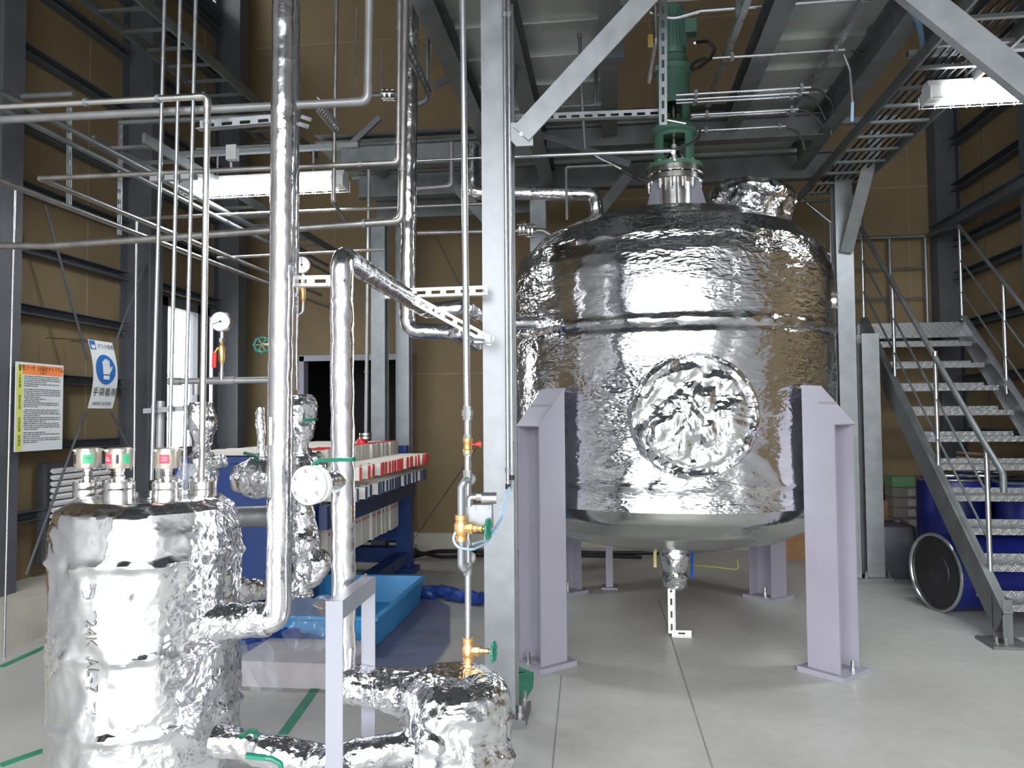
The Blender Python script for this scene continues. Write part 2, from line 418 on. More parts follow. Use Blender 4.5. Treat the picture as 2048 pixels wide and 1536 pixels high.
# window in left wall
wf = MB()
for y in (W0, W0+.66, W0+.82, W1-.09): wf.span((XL-.06, y, WZ0), (XL+.03, y+.09, WZ1))
wf.span((XL-.06, W0, WZ0), (XL+.03, W1, WZ0+.09)); wf.span((XL-.06, W0, WZ1-.09), (XL+.03, W1, WZ1))
win = struct('window_1', wf, M['primer'])
struct('frosted_pane', MB().span((XL-.03, W0+.91, WZ0+.09), (XL-.02, W1-.09, WZ1-.09)), mat('frosted_glass', (.75,.8,.8), .5, trans=.6, alpha=.85), win)
def glassmat():
    m, n, b = newmat('clear_glass'); b.inputs['Base Color'].default_value = (1,1,1,1); b.inputs['Alpha'].default_value = .12; b.inputs['Roughness'].default_value = .02; return m
struct('clear_pane', MB().span((XL-.03, W0+.09, WZ0+.09), (XL-.025, W0+.66, WZ1-.09)), glassmat(), win)
wu = MB(); wu.span((XL-.06, U0, UZ0), (XL+.03, U1, UZ0+.06)); wu.span((XL-.06, U0, UZ1-.06), (XL+.03, U1, UZ1))
for y in (U0, U1-.06): wu.span((XL-.06, y, UZ0), (XL+.03, y+.06, UZ1))
w2 = struct('window_2', wu, M['primer'])
s_ = MB()
for k in range(12): s_.box((XL-.03, (U0+U1)/2, UZ0+.08+k*.055), (.05, U1-U0-.1, .022), M=Matrix.Rotation(.6, 3, 'Y'))
struct('louver_slats', s_, M['white'], w2)
# outside seen through the window: hedge and railing
hb = MB(); rnd = random.Random(3)
for k in range(220):
    c = V((-6.6+rnd.uniform(-.5,.5), rnd.uniform(8.5, 16), rnd.uniform(0, .95))); s = rnd.uniform(.12,.28)
    hb.ball(c, s, 7, 5)
tag(thing('hedge', 'green hedge outside beyond the left window', 'hedge', (hb, mat('hedge_leaves', (.25,.42,.08), .8, 0, .4, 30))), kind='stuff')
rl = MB()
for z in (.9, 1.5, 2.05): rl.bar((-5.6, 8.6, z), (-5.6, 13, z), .03, .05)
for y in (9, 10.1, 11.2, 12.3): rl.bar((-5.6, y, -.06), (-5.6, y, 2.3), .05, .05)
thing('railing', 'grey pipe framework standing outside the left window', 'railing', (rl, M['galv']))
# steel framing of the walls: each post, each girt row per wall
n_ = 1
def trim(mb, m='primer'):
    global n_; n_ += 1; return struct('trim_%d' % (n_+3), mb, M[m])
for y in (4.9, 6.65, 8.33): trim(MB().hbeam((XL+.15, y, .3), (XL+.15, y, ZC), .2, .3, up=V((1,0,0))))
for y in (7.0, 8.9): trim(MB().hbeam((XR-.125, y, 0), (XR-.125, y, ZC), .2, .25, up=V((1,0,0))))
for z in (.78, 1.3, 1.82, 2.33, 2.79, 3.25, 3.72, 4.3, 4.83, 5.35, 5.85, 6.02, 7.2):
    m = MB()
    for a, b_ in ((3.2, 4.8), (5.0, 6.55), (6.75, 8.23)):
        if a > 6 and 1.1 < z < 2.75: continue
        m.chan((XL+.06, a, z), (XL+.06, b_, z), .09, .075, .006)
    trim(m)
for z in (.75, 1.3, 1.85, 2.42, 2.95, 3.3, 3.9, 4.4, 5.0, 5.6, 6.3):
    m = MB()
    for a, b_ in ((4.5, 6.9), (7.1, 8.8)): m.chan((XR-.06, a, z), (XR-.06, b_, z), .1, .08, .006, flip=-1)
    trim(m)
m = MB(); m.hbeam((XR-.3, 5, 3.42), (XR-.3, 8.75, 3.42), .12, .12); trim(m)
# wall brace rods
def rod(a, b_, label):
    thing('brace_rod', label, 'brace', (MB().cyl(a, b_, .01, 8), M['primer']), 'slim brace rods along the left wall')
rod(PX(90, 410, -4.2), PX(175, 720, -4.2), 'thin dark brace rod slanting down behind the top left of the glove sign')
rod(PX(290, 530, -4.2), PX(225, 700, -4.2), 'thin dark brace rod slanting down to the top right of the glove sign')
rod(PX(170, 825, -4.1), PX(52, 1150, -4.1), 'thin dark brace rod from the bottom of the glove sign toward the left floor kerb')
rod(PX(222, 825, -4.1), PX(262, 900, -4.1), 'thin dark brace rod from the lower right corner of the glove sign')
# green tape lines on the floor
gt = mat('green_floor_tape', (.03,.22,.13), .6, 0, .2, 5)
def tape(pts, label, w_=.05):
    m = MB(); 
    for a, b_ in zip(pts, pts[1:]): m.bar(V((a[0], a[1], .0015)), V((b_[0], b_[1], .0015)), w_, .003)
    thing('floor_tape', label, 'floor tape', (m, gt))
f2 = lambda x, y: PZ(x, y, 0)[:2]
tape([f2(0, 1335), f2(100, 1290)], 'green tape line on the floor beside the left kerb')
tape([f2(0, 1532), f2(105, 1495)], 'green tape line at the lower left edge of the floor')
tape([f2(640, 1365), f2(565, 1470)], 'green tape line running toward the viewer between foil pipe elbow and concrete pad')
tape([f2(1020, 1325), f2(1052, 1345), f2(1050, 1375), f2(1030, 1405)], 'green tape patch at the foot of the big galvanised column', .09)
jm = MB(); a, b_ = PZ(1318, 1200, 0), PZ(1425, 1536, 0); jm.bar(V((a.x, a.y, .0008)), V((b_.x, b_.y, .0008)), .008, .0016)
a, b_ = PZ(1123, 1350, 0), PZ(1105, 1536, 0); jm.bar(V((a.x, a.y, .0008)), V((b_.x, b_.y, .0008)), .006, .0016)
struct('trim_90', jm, mat('floor_joint', (.22,.22,.21), .8))
# louvered vent low on the left wall
a, b_ = PX(88, 960, -4.1), PX(212, 930, -4.1)
lv = MB(); y0, y1 = 5.56, 6.25; z1, z0 = 1.1, .45
for k in range(14): lv.box((XL+.13, (y0+y1)/2, z0+k*(z1-z0)/13), (.035, y1-y0, .026), M=Matrix.Rotation(.5, 3, 'Y'))
fr_ = MB(); fr_.span((XL+.04, y0-.05, z0-.06), (XL+.09, y1+.05, z1+.06))
thing('wall_louver', 'white slatted louver low on the left wall behind the foil vessel', 'louver', [('backing', fr_, M['primer']), ('slats', lv, M['white'])])
# ================================================================== STEEL STRUCTURE, DECK
UPX = V((1,0,0)); UPY = V((0,1,0))
def bolt(m, p, ax, r=.01, h=.02):
    m.lathe([(r, 0), (r, h*.5), (r*.55, h*.5), (r*.5, h)], p, ax, 6); return m
def column(X, Y, z1, label, w_=.15, up=UPY, plate=.13, z0=0, group=None):
    b = MB().hbeam((X, Y, z0+.04), (X, Y, z1), w_, w_, .007, .01, up)
    p = MB().span((X-plate, Y-plate, z0), (X+plate, Y+plate, z0+.04))
    bo = MB()
    for i in (-1, 1):
        for j_ in (-1, 1): bo.lathe([(.016, 0), (.016, .02), (.009, .02), (.009, .06)], (X+i*plate*.78, Y+j_*plate*.78, z0+.04), (0,0,1), 6)
    return thing('steel_column', label, 'column', [('shaft', b, M['galv']), ('base_plate', p, M['galv_dull'], [('anchor_bolt', bo, M['steel'])])], group)
CX = -.555
column(CX, 3.91, 3.66, 'tall bright galvanised steel column in the foreground, left of the big foil tank')
column(-2.417, 8.0, 3.6, 'galvanised column behind the filter press, left of its neighbouring column')
column(-2.25, 8.35, 3.6, 'galvanised column behind the filter press against the right jamb of the doorway')
column(-.665, 7.4, 3.66, 'dark shaded column rising behind the left shoulder of the big foil tank')
column(2.12, 7.4, 3.8, 'galvanised column standing just right of the big foil tank')
column(2.33, 7.44, 2.22, 'short galvanised post under the stair landing')
# grid of beams of the mezzanine
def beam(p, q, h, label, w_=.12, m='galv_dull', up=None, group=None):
    return thing('steel_beam', label, 'beam', (MB().hbeam(p, q, w_, h, .006, .009, up), M[m]), group)
ZB = 3.76
beam((CX, 3.7, ZB), (CX, 7.5, ZB), .2, 'floor beam of the mezzanine running away above the foreground column')
beam((1.72, 3.7, ZB+.07), (1.72, 7.3, ZB+.07), .22, 'right edge beam of the mezzanine beside the cable tray')
beam((-2.45, 7.4, ZB+.02), (2.25, 7.4, ZB+.02), .24, 'rear cross beam of the mezzanine carried by the back columns')
beam((-2.35, 6.6, 3.8), (-.64, 6.6, 3.8), .2, 'cross beam of the mezzanine left of the foreground column, nearest of the rear beams')
beam((-2.45, 8.0, 3.7), (-.62, 8.0, 3.7), .2, 'rearmost cross beam at the upper left behind the foil riser')
beam((-1.0, 4.0, ZB+.1), (-1.0, 6.5, ZB+.1), .16, 'left edge beam of the mezzanine seen beside the tall grey pipe')
beam((-.5, 6.36, ZB+.02), (1.68, 6.36, ZB+.02), .18, 'cross beam behind the green agitator under the mezzanine deck')
beam((CX, 3.8, ZB), (2.5, 3.8, ZB), .2, 'front cross beam of the mezzanine above the picture edge')
beam((.02, 3.9, ZB+.08), (.02, 6.3, ZB+.08), .16, 'beam along the left side of the agitator opening')
beam((.98, 3.9, ZB+.08), (.98, 6.3, ZB+.08), .16, 'beam along the right side of the agitator opening')
# corrugated deck, one sheet field on each side of the agitator opening
def deck(x0, x1, y0, y1):
    m = MB(); out = []; y = y0; p = .45; 
    pr = []
    while y < y1 - .01:
        for dy, z in ((0, 3.96), (.13, 3.96), (.134, 3.935), (.446, 3.935), (.45, 3.96)):
            if y+dy <= y1: pr.append((y+dy, z))
        y += p*1.0
    for i in range(len(pr)-1):
        (ya, za), (yb, zb) = pr[i], pr[i+1]
        if abs(ya-yb) < 1e-6: continue
        m.add([(x0, ya, za), (x1, ya, za), (x1, yb, zb), (x0, yb, zb)], [(0,1,2,3)])
        m.add([(x0, ya, 4.02), (x1, ya, 4.02), (x1, yb, 4.02), (x0, yb, 4.02)], [(3,2,1,0)])
    return m
dm = deck(-1.05, -.02, 3.7, 7.45)
def deck2(m, x0, x1, y0, y1): d = deck(x0, x1, y0, y1); m.add(d.v, d.f)
deck2(dm, -.02, 1.02, 3.7, 4.6); deck2(dm, 1.02, 1.75, 3.7, 7.45); deck2(dm, -.02, 1.02, 6.4, 7.45); deck2(dm, -2.6, -1.05, 6.6, 8.1)
thing('mezzanine_deck', 'ribbed galvanised deck sheets seen from below over the tank', 'deck', (dm, M['deck']))
# gusset and flat braces
def gusset(px, py, Y, w_, h, label):
    c = PY(px, py, Y); m = MB().prof(c+V((0,.006,0)), c-V((0,.006,0)), [(-w_/2,-h/2),(w_*.25,-h/2),(w_/2,-h*.25),(w_/2,h/2),(-w_/2,h/2)], V((0,0,1)))
    b = bolt(MB(), c-V((0,.006,0)), (0,-1,0), .014, .018)
    return m, b
gm, gb = gusset(1044, 269, 3.80, .11, .12, '')
thing('gusset_plate', 'clipped-corner gusset plate with one bolt on the foreground column', 'bracket', [('plate', gm, M['galv']), ('bolt', gb, M['steel'])])
def brace(p, q, w_, label, t=.012, m='galv', up=None):
    d = (V(q)-V(p)).normalized()
    return thing('brace', label, 'brace', (MB().ang(p, q, t, w_, .006, up) if 0 else MB().bar(p, q, w_, t, up), M[m]))
brace(PY(1042, 268, 3.785), PY(1330, -45, 3.785), .105, 'wide flat diagonal brace rising right from the gusset on the foreground column', up=V((0,1,0)))
brace(PY(1800, -35, 3.6), PY(2080, 190, 3.6), .12, 'heavy diagonal brace crossing the upper right corner in front of the ceiling lamp', .05, up=V((0,1,0)))
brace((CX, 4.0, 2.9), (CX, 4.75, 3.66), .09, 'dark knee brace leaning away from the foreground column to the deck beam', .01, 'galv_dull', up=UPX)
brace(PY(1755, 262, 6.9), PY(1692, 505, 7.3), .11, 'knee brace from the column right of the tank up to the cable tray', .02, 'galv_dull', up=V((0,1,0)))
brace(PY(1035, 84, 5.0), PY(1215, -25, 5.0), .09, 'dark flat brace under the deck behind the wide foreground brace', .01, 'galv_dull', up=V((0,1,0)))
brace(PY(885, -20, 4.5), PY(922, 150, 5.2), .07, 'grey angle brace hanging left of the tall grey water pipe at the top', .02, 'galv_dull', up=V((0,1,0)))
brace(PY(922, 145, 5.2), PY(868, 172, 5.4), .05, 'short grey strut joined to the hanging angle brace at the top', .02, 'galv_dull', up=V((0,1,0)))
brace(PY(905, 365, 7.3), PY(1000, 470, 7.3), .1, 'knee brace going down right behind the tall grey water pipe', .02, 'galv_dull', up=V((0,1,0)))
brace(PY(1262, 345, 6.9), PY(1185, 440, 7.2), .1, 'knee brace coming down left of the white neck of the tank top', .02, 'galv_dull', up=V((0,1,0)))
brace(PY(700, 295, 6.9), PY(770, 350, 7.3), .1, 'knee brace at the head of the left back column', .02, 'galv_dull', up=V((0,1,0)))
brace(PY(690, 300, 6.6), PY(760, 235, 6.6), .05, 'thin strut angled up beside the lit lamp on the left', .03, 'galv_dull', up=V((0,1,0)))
brace(PY(1060, 262, 6.0), PY(1260, 330, 6.0), .05, 'dark strut sloping down right behind the horizontal seal pipe', .03, 'primer', up=V((0,1,0)))
brace(PY(1225, -20, 4.75), PY(1225, 120, 4.75), .14, 'dark hanging channel left of the agitator motor', .06, 'primer', up=V((0,1,0)))
# ladder cable tray along the right edge of the deck
tx0, tx1, tz = 1.86, 2.3, 3.62
rl = MB(); 
tr = [('side_rail', MB().bar((x, 3.6, tz), (x, 7.9, tz), .02, .08), M['galv_dull']) for x in (tx0, tx1)]
for k in range(15): tr.append(('rung', MB().bar((tx0, 3.75+k*.3, tz-.02), (tx1, 3.75+k*.3, tz-.02), .03, .02), M['galv_dull']))
thing('cable_tray', 'ladder cable tray running away under the right edge of the deck', 'cable tray', tr)
cb = MB()
for k in range(7):
    x = tx0+.05+k*.055; cb.tube([(x, 3.6, tz+.01), (x+.01, 5, tz+.005), (x-.01, 6.5, tz+.01), (x, 7.8, tz+.005)], .009, 6, .5)
thing('cable_bundle', 'black power cables lying in the ladder tray at the upper right', 'cable', (cb, M['black']))
m = MB().tube([PY(1795, -20, 4.3), PY(1822, 18, 4.35), PY(1838, 45, 4.5), (1.95, 5.0, tz+.05), (1.95, 6.0, tz+.05)], .016, 8, .2)
thing('air_hose', 'thick blue hose curving into the cable tray at the top right', 'hose', (m, mat('dusty_blue_hose', (.1,.2,.32), .5)))
m = MB(); a, b_ = PY(1655, 245, 6.3), PY(1798, 237, 6.3); m.bar(a, b_, .04, .045)
h1 = MB()
for t in (.05, .35, .65, .95): p = a.lerp(b_, t); h1.cyl(p-V((0,0,.1)), p+V((0,0,.02)), .006, 6)
thing('strut_channel', 'horizontal strut channel hung below the cable tray beside the right knee brace', 'strut', [('channel', m, M['galv']), ('threaded_rod', h1, M['galv'])])
# steel conduits under the deck, right of the agitator
for i, (x0, y0, x1, y1, Y, lab) in enumerate((
    (1352, 190, 1622, 172, 5.2, 'uppermost of the closely set bright conduits right of the agitator'),
    (1352, 200, 1618, 183, 5.25, 'second bright conduit of the close set right of the agitator'),
    (1352, 206, 1600, 192, 5.3, 'third bright conduit of the close set right of the agitator'),
    (1382, 230, 1598, 218, 5.5, 'fourth conduit right of the agitator, level with its upper window'),
    (1384, 234, 1590, 222, 5.55, 'fifth conduit right of the agitator, just under the fourth'),
    (1384, 262, 1572, 257, 5.8, 'lowest conduit right of the agitator above the dome'),
    (1425, 116, 1690, 103, 4.9, 'single conduit higher up right of the agitator motor'))):
    a, b_ = PY(x0, y0, Y), PY(x1, y1, Y); b_.z = a.z
    cl = MB()
    for t in (.15, .93): p = a.lerp(b_, t); cl.box(p, (.02, .035, .045))
    thing('conduit', lab, 'conduit', [('tube', MB().cyl(a, b_, .009, 10), M['conduit']), ('clamp', cl, M['galv'])])
m = MB().tube([PY(1300, 25, 4.7), PY(1345, 38, 4.7), PY(1400, 22, 4.7), PY(1620, 5, 4.7), PY(1760, -5, 4.7)], .012, 10, .15)
thing('conduit', 'wavy bright conduit crossing above the agitator near the picture top', 'conduit', [('tube', m, M['conduit']), ('clamp', MB().box(PY(1478, 16, 4.68), (.04, .04, .09)), M['galv'])])
for a, b_, lab in (((1490, 0), (1410, 215), 'angle rail running away above the bright conduits at their agitator end'), ((1727, 4), (1560, 262), 'angle rail running away above the bright conduits at their outer end')):
    p = PZ(a[0], a[1], 3.86); q = PZ(b_[0], b_[1], 3.86)
    thing('angle_rail', lab, 'rail', (MB().ang(p, q, .04, .04, .005), M['conduit']))
for pts, lab in (([(1612,178),(1640,180),(1662,200),(1668,225)], 'black cable drooping from the top conduit bundle at the right'),
                 ([(1600,190),(1625,196),(1640,215),(1652,240)], 'black cable drooping from the middle conduits at the right'),
                 ([(1598,218),(1615,222),(1638,240),(1648,255)], 'black cable drooping from the fourth conduit at the right'),
                 ([(1572,257),(1592,262),(1605,280),(1608,300)], 'black cable drooping from the lowest conduit at the right'),
                 ([(1700,100),(1725,108),(1745,128),(1760,135)], 'black cable leaving the single higher conduit at the right')):
    thing('cable', lab, 'cable', (MB().tube([PY(x, y, 5.4) for x, y in pts], .008, 6, .06), M['black']))
thing('conduit', 'bent conduit dropping with a blue end beside the cable tray', 'conduit', [('tube', MB().tube([PY(1688, 110, 5.2), PY(1700, 140, 5.2), PY(1705, 205, 5.2)], .011, 8, .1), M['conduit']), ('hose_end', MB().cyl(PY(1705, 205, 5.2), PY(1704, 243, 5.2), .01, 8), M['tube'])])

# ================================================================== THE BIG TANK
TX, TY, TR = .42, 5.72, 1.12
mhc = V((.47, TY-TR, 1.49))
def tank_extra(p, t, q):
    z = q.y; e = 0
    e += .013*math.exp(-((z-2.06)/.022)**2)*(1+1.3*noise.noise(p*14)) - .012*math.exp(-((z-2.015)/.012)**2)
    e += .010*math.exp(-((z-1.08)/.02)**2)*(1+1.6*noise.noise(p*17+V((3,0,0))))
    e += .012*math.exp(-((z-2.6)/.03)**2)*(1+1.5*noise.noise(p*13+V((9,0,0))))
    k = V((p.x*1.2, p.y*1.2, p.z*7.5)); up = max(0, min(1, (z-2.1)/.4)); 
    e += .010*up*(.4-abs(noise.noise(k)))*1.4
    d = V((p.x-mhc.x, 0, p.z-mhc.z)); L = d.length
    if p.y < TY and L < .85:
        an = math.atan2(d.z, d.x); f = max(0, 1-abs(L-.5)/.28)
        e += .016*f*noise.noise(V((math.cos(an)*5.5, math.sin(an)*5.5, L*1.2)))
    low = max(0, min(1, (1.35-z)/.25))
    e += .02*low*(.3-abs(noise.noise(V((p.x*5, p.y*5, p.z*2.5)))))
    return e
prof_shell = [(.14,2.95),(.4,2.93),(.7,2.85),(.92,2.74),(1.05,2.61),(1.11,2.48),(1.12,2.36),(1.12,1.0),(1.125,.93)]
sh = foil_lathe(prof_shell, (TX, TY, 0), seg=230, step=.0135, amp=.0045, sc_=.9, extra=tank_extra)
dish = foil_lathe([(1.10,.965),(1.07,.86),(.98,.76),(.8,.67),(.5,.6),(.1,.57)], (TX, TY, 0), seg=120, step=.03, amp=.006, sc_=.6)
def mh_extra(p, t, q): return 0
mc = mhc + V((0, .14, 0))
man = foil_lathe([(.385,0),(.395,.05),(.375,.06),(.365,.2),(.352,.245),(.33,.262),(.30,.25),(.275,.262),(.2,.268),(.08,.28),(.01,.285)], mc, (0,-1,0), seg=130, step=.008, amp=.012, sc_=1.1)
vt = man.v
for i, p in enumerate(vt):
    dd = math.hypot(p.x-mc.x, p.z-mc.z)
    if dd < .345 and p.y < mc.y-.2: vt[i] = p + V((0, .05*(crumple(p, .55)) , 0))
noz = foil_lathe([(.22,-.2),(.24,.2),(.29,.27),(.31,.36),(.30,.44),(.24,.5),(.1,.53),(.01,.53)], (1.03, 6.0, 2.72), (.1,0,1), seg=80, step=.016, amp=.05, sc_=1.4)
out = foil_lathe([(.07,.64),(.1,.55),(.085,.47),(.075,.44),(.09,.4),(.075,.33),(.03,.3)], (TX, TY-.25, 0), seg=36, step=.02, amp=.012, sc_=2.2)
TB = V((TX, TY, 0))
lab24 = text_mb('24K  ALK', lambda x, y, z: V((TX + (TR+.012)*math.sin((TXT0+y/TR)), TY - (TR+.012)*math.cos(TXT0+y/TR), 2.27 - x)) , .062, align='CENTER') if 0 else None
TXT0 = math.asin((PY(1462, 590, 4.85).x-TX)/TR)
def wrap(cx, cy, R, t0, z0):
    return lambda x, y, z: V((cx+R*math.sin(t0+y/R), cy-R*math.cos(t0+y/R), z0-x))
class QQ: pass
def ont(y, z):
    t = TXT0+y/TR; p = V((TX+TR*math.sin(t), TY-TR*math.cos(t), z)); q = QQ(); q.y = z; R = TR+.0045*crumple(p, .9)+tank_extra(p, t, q)+.006
    return V((TX+R*math.sin(t), TY-R*math.cos(t), z))
lab24 = text_mb('24K  ALK', lambda x, y, z: ont(y, 2.28-x), .065)
legs = []
def leg_parts(cx, cy, hx, hy):            # hx,hy = unit radial direction towards the tank
    r = V((hx, hy, 0)); t = V((-hy, hx, 0)); c = V((cx, cy, 0)); m = MB()
    zi, zo = 1.66, 1.44
    for s in (-1, 1):                     # flanges, sheared tops
        o = c + t*(.1*s)
        m.add([o - r*.1 - t*.006 + V((0,0,.03)), o + r*.1 - t*.006 + V((0,0,.03)), o + r*.1 + t*.006 + V((0,0,.03)), o - r*.1 + t*.006 + V((0,0,.03)),
               o - r*.1 - t*.006 + V((0,0,zo)), o + r*.1 - t*.006 + V((0,0,zi)), o + r*.1 + t*.006 + V((0,0,zi)), o - r*.1 + t*.006 + V((0,0,zo))],
              [(3,2,1,0),(4,5,6,7),(0,1,5,4),(1,2,6,5),(2,3,7,6),(3,0,4,7)])
    m.box(c + V((0,0,.8)), (.01, .19, 1.54), M=Matrix((r, t, V((0,0,1)))).transposed())
    cap = MB(); a, b_ = c - r*.105 + V((0,0,zo-.005)), c + r*.105 + V((0,0,zi+.005))
    cap.bar(a, b_, .215, .012, up=V((0,0,1)))
    pl = MB().box(c + V((0,0,.015)), (.29, .29, .03), M=Matrix((r, t, V((0,0,1)))).transposed())
    bo = MB()
    for i in (-1, 1): bo.lathe([(.017,0),(.017,.02),(.01,.02),(.01,.065)], c - r*.03 + t*0 + r*(-.045) + t*(.055*0) + (t*.0) + V((0,0,.03)) + (r*0) + t*(.0) + (r*-.04 if i < 0 else r*.12), (0,0,1), 6)
    return m, cap, pl, bo
q2 = math.sqrt(.5)
legdefs = ((-.425, 4.76, q2, q2), (1.265, 4.79, -q2, q2), (1.255, 6.64, -q2, -q2), (-.41, 6.68, q2, -q2))
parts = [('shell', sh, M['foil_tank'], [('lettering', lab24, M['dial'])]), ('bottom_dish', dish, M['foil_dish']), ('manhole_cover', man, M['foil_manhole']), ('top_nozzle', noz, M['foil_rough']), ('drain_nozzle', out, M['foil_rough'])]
for cx, cy, hx, hy in legdefs:
    m, cap, pl, bo = leg_parts(cx, cy, hx, hy); m.add(cap.v, cap.f)
    parts.append(('leg', m, M['lilac'], [('base_plate', pl, M['lilac']), ('anchor_bolt', bo, M['steel'])]))
# right side nozzle with steel flanges
p = V((1.36, 5.35, 2.24)); ax = V((1, -.25, 0)).normalized()
nz = MB().lathe([(.03,-.1),(.03,.06),(.062,.06),(.062,.085)], p, ax, 20).lathe([(.062,.09),(.062,.12),(.03,.12)], p, ax, 20)
for k in range(6):
    t = 2*PI*k/6; a, b_ = frame(ax); nz.cyl(p + ax*.045 + (a*math.cos(t)+b_*math.sin(t))*.048, p + ax*.135 + (a*math.cos(t)+b_*math.sin(t))*.048, .007, 6)
parts.append(('side_nozzle', nz, M['steel']))
parts.append(('nozzle_wrap', foil_lathe([(.11,-.28),(.1,-.12),(.06,-.03),(.03,.02)], p, ax, seg=40, step=.014, amp=.03, sc_=2), M['foil_rough']))
thing('reaction_tank', 'huge upright tank wrapped in silver foil on four lilac grey legs', 'tank', parts, loc=(TX, TY, 0))

# ---- agitator on top
g = M['green']; A = V((TX+.0, TY-.12, 0)); A = V((PY(1348, 300, TY).x, TY, 0))
def wallcyl(r, z0, z1, gaps, th=.012):     # cylinder wall pierced by windows
    m = MB(); seg = 48
    for k in range(seg):
        t0, t1 = 2*PI*k/seg, 2*PI*(k+1)/seg; tm = (t0+t1)/2
        segs = [(z0, z1)]
        for c, hw, a, b_ in gaps:
            dd = (tm-c+PI) % (2*PI) - PI
            if abs(dd) < hw: segs = [(z0, a), (b_, z1)]
        for a, b_ in segs:
            vs = [A + V((rr*math.cos(t), rr*math.sin(t), z)) for rr in (r, r-th) for t in (t0, t1) for z in (a, b_)]
            m.add(vs, [(0,2,3,1),(4,5,7,6),(0,1,5,4),(2,6,7,3),(1,3,7,5),(0,4,6,2)])
    return m
Z = lambda y: 1.5 + (832-y)/1560*TY*.995
fr0 = -PI/2 - .1
lant = wallcyl(.145, Z(337), Z(268), [(fr0+.05, .55, Z(333), Z(282)), (fr0+.05+PI, .55, Z(333), Z(282))])
lant.lathe([(.2, Z(345)), (.2, Z(337)), (.15, Z(335))], A, (0,0,1), 40)
lant.lathe([(.145, Z(275)), (.168, Z(272)), (.168, Z(262)), (.145, Z(256)), (.118, Z(250))], A, (0,0,1), 40)
upl = wallcyl(.118, Z(256), Z(150), [(fr0+.1, .5, Z(252), Z(215)), (fr0+.1+PI, .5, Z(252), Z(215))])
upl.lathe([(.118, Z(152)), (.14, Z(148)), (.14, Z(138)), (.12, Z(134))], A, (0,0,1), 36)
gear = MB().lathe([(.12, Z(134)), (.105, Z(128)), (.105, Z(118)), (.085, Z(112))], A, (0,0,1), 28)
mot = MB().lathe([(.085, Z(112)), (.09, Z(105)), (.09, Z(22)), (.082, Z(15)), (.02, Z(12))], A, (0,0,1), 32)
for k in range(24):
    t = 2*PI*k/24; d = V((math.cos(t), math.sin(t), 0)); mot.box(A + d*.095 + V((0,0,(Z(100)+Z(28))/2)), (.02, .004, Z(28)-Z(100)), rz=t)
jb = MB().box(A + V((.13, -.02, Z(60))), (.08, .09, .1))
fl = MB()
for a, b_ in ((345, 358), (360, 373)): fl.lathe([(.2, Z(b_)), (.205, Z(b_)+.004), (.205, Z(a)-.004), (.2, Z(a))], A, (0,0,1), 44)
fb = MB()
for k in range(14):
    t = 2*PI*k/14; c = A + V((.183*math.cos(t), .183*math.sin(t), 0)); fb.lathe([(.009, Z(390)), (.009, Z(384)), (.014, Z(384)), (.014, Z(376)), (.009, Z(376)), (.009, Z(341)), (.014, Z(341)), (.014, Z(335))], c, (0,0,1), 6)
neck = MB().lathe([(.14, 2.925), (.14, Z(373))], A, (0,0,1), 36)
gs = MB()
for t in (-.55, -PI+.55, -PI/2-.0, .6, PI-.6):
    d = V((math.cos(t), math.sin(t), 0)); n = V((-d.y, d.x, 0))*.004
    vs = [A + d*.13 + V((0,0,Z(374))), A + d*.19 + V((0,0,Z(374))), A + d*.26 + V((0,0,2.93)), A + d*.13 + V((0,0,2.93))]
    gs.add([v-n for v in vs] + [v+n for v in vs], [(0,1,2,3),(7,6,5,4),(0,4,5,1),(1,5,6,2),(2,6,7,3),(3,7,4,0)])
shaft = MB().cyl(A+V((0,0,Z(345))), A+V((0,0,Z(150))), .022, 16); shaft.lathe([(.05, Z(340)), (.055, Z(335)), (.055, Z(318)), (.04, Z(316)), (.04, Z(305)), (.05, Z(303)), (.05, Z(296))], A, (0,0,1), 20)
thing('agitator', 'green painted agitator drive standing on top of the foil tank', 'agitator',
      [('motor', mot, g, [('terminal_box', jb, g)]), ('gearbox', gear, g), ('upper_lantern', upl, g), ('lower_lantern', lant, g), ('drive_shaft', shaft, M['steel']), ('flange', fl, M['steel'], [('flange_bolt', fb, M['steel'])]), ('neck', neck, M['steel']), ('neck_gusset', gs, M['whitegrey'])], loc=(A.x, A.y, 2.925))
cab = MB().tube([PY(1392, 85, 5.5), PY(1415, 82, 5.4), PY(1432, 96, 5.4), PY(1420, 118, 5.4), PY(1395, 138, 5.4), PY(1380, 140, 5.4), PY(1388, 125, 5.4), PY(1412, 116, 5.4)], .011, 8, .05)
thing('motor_cable', 'looped black power cable beside the green agitator motor', 'cable', [('cable', cab, M['black']), ('gland', MB().cyl(PY(1387, 86, 5.5), PY(1394, 85, 5.5), .014, 8), M['steel'])])
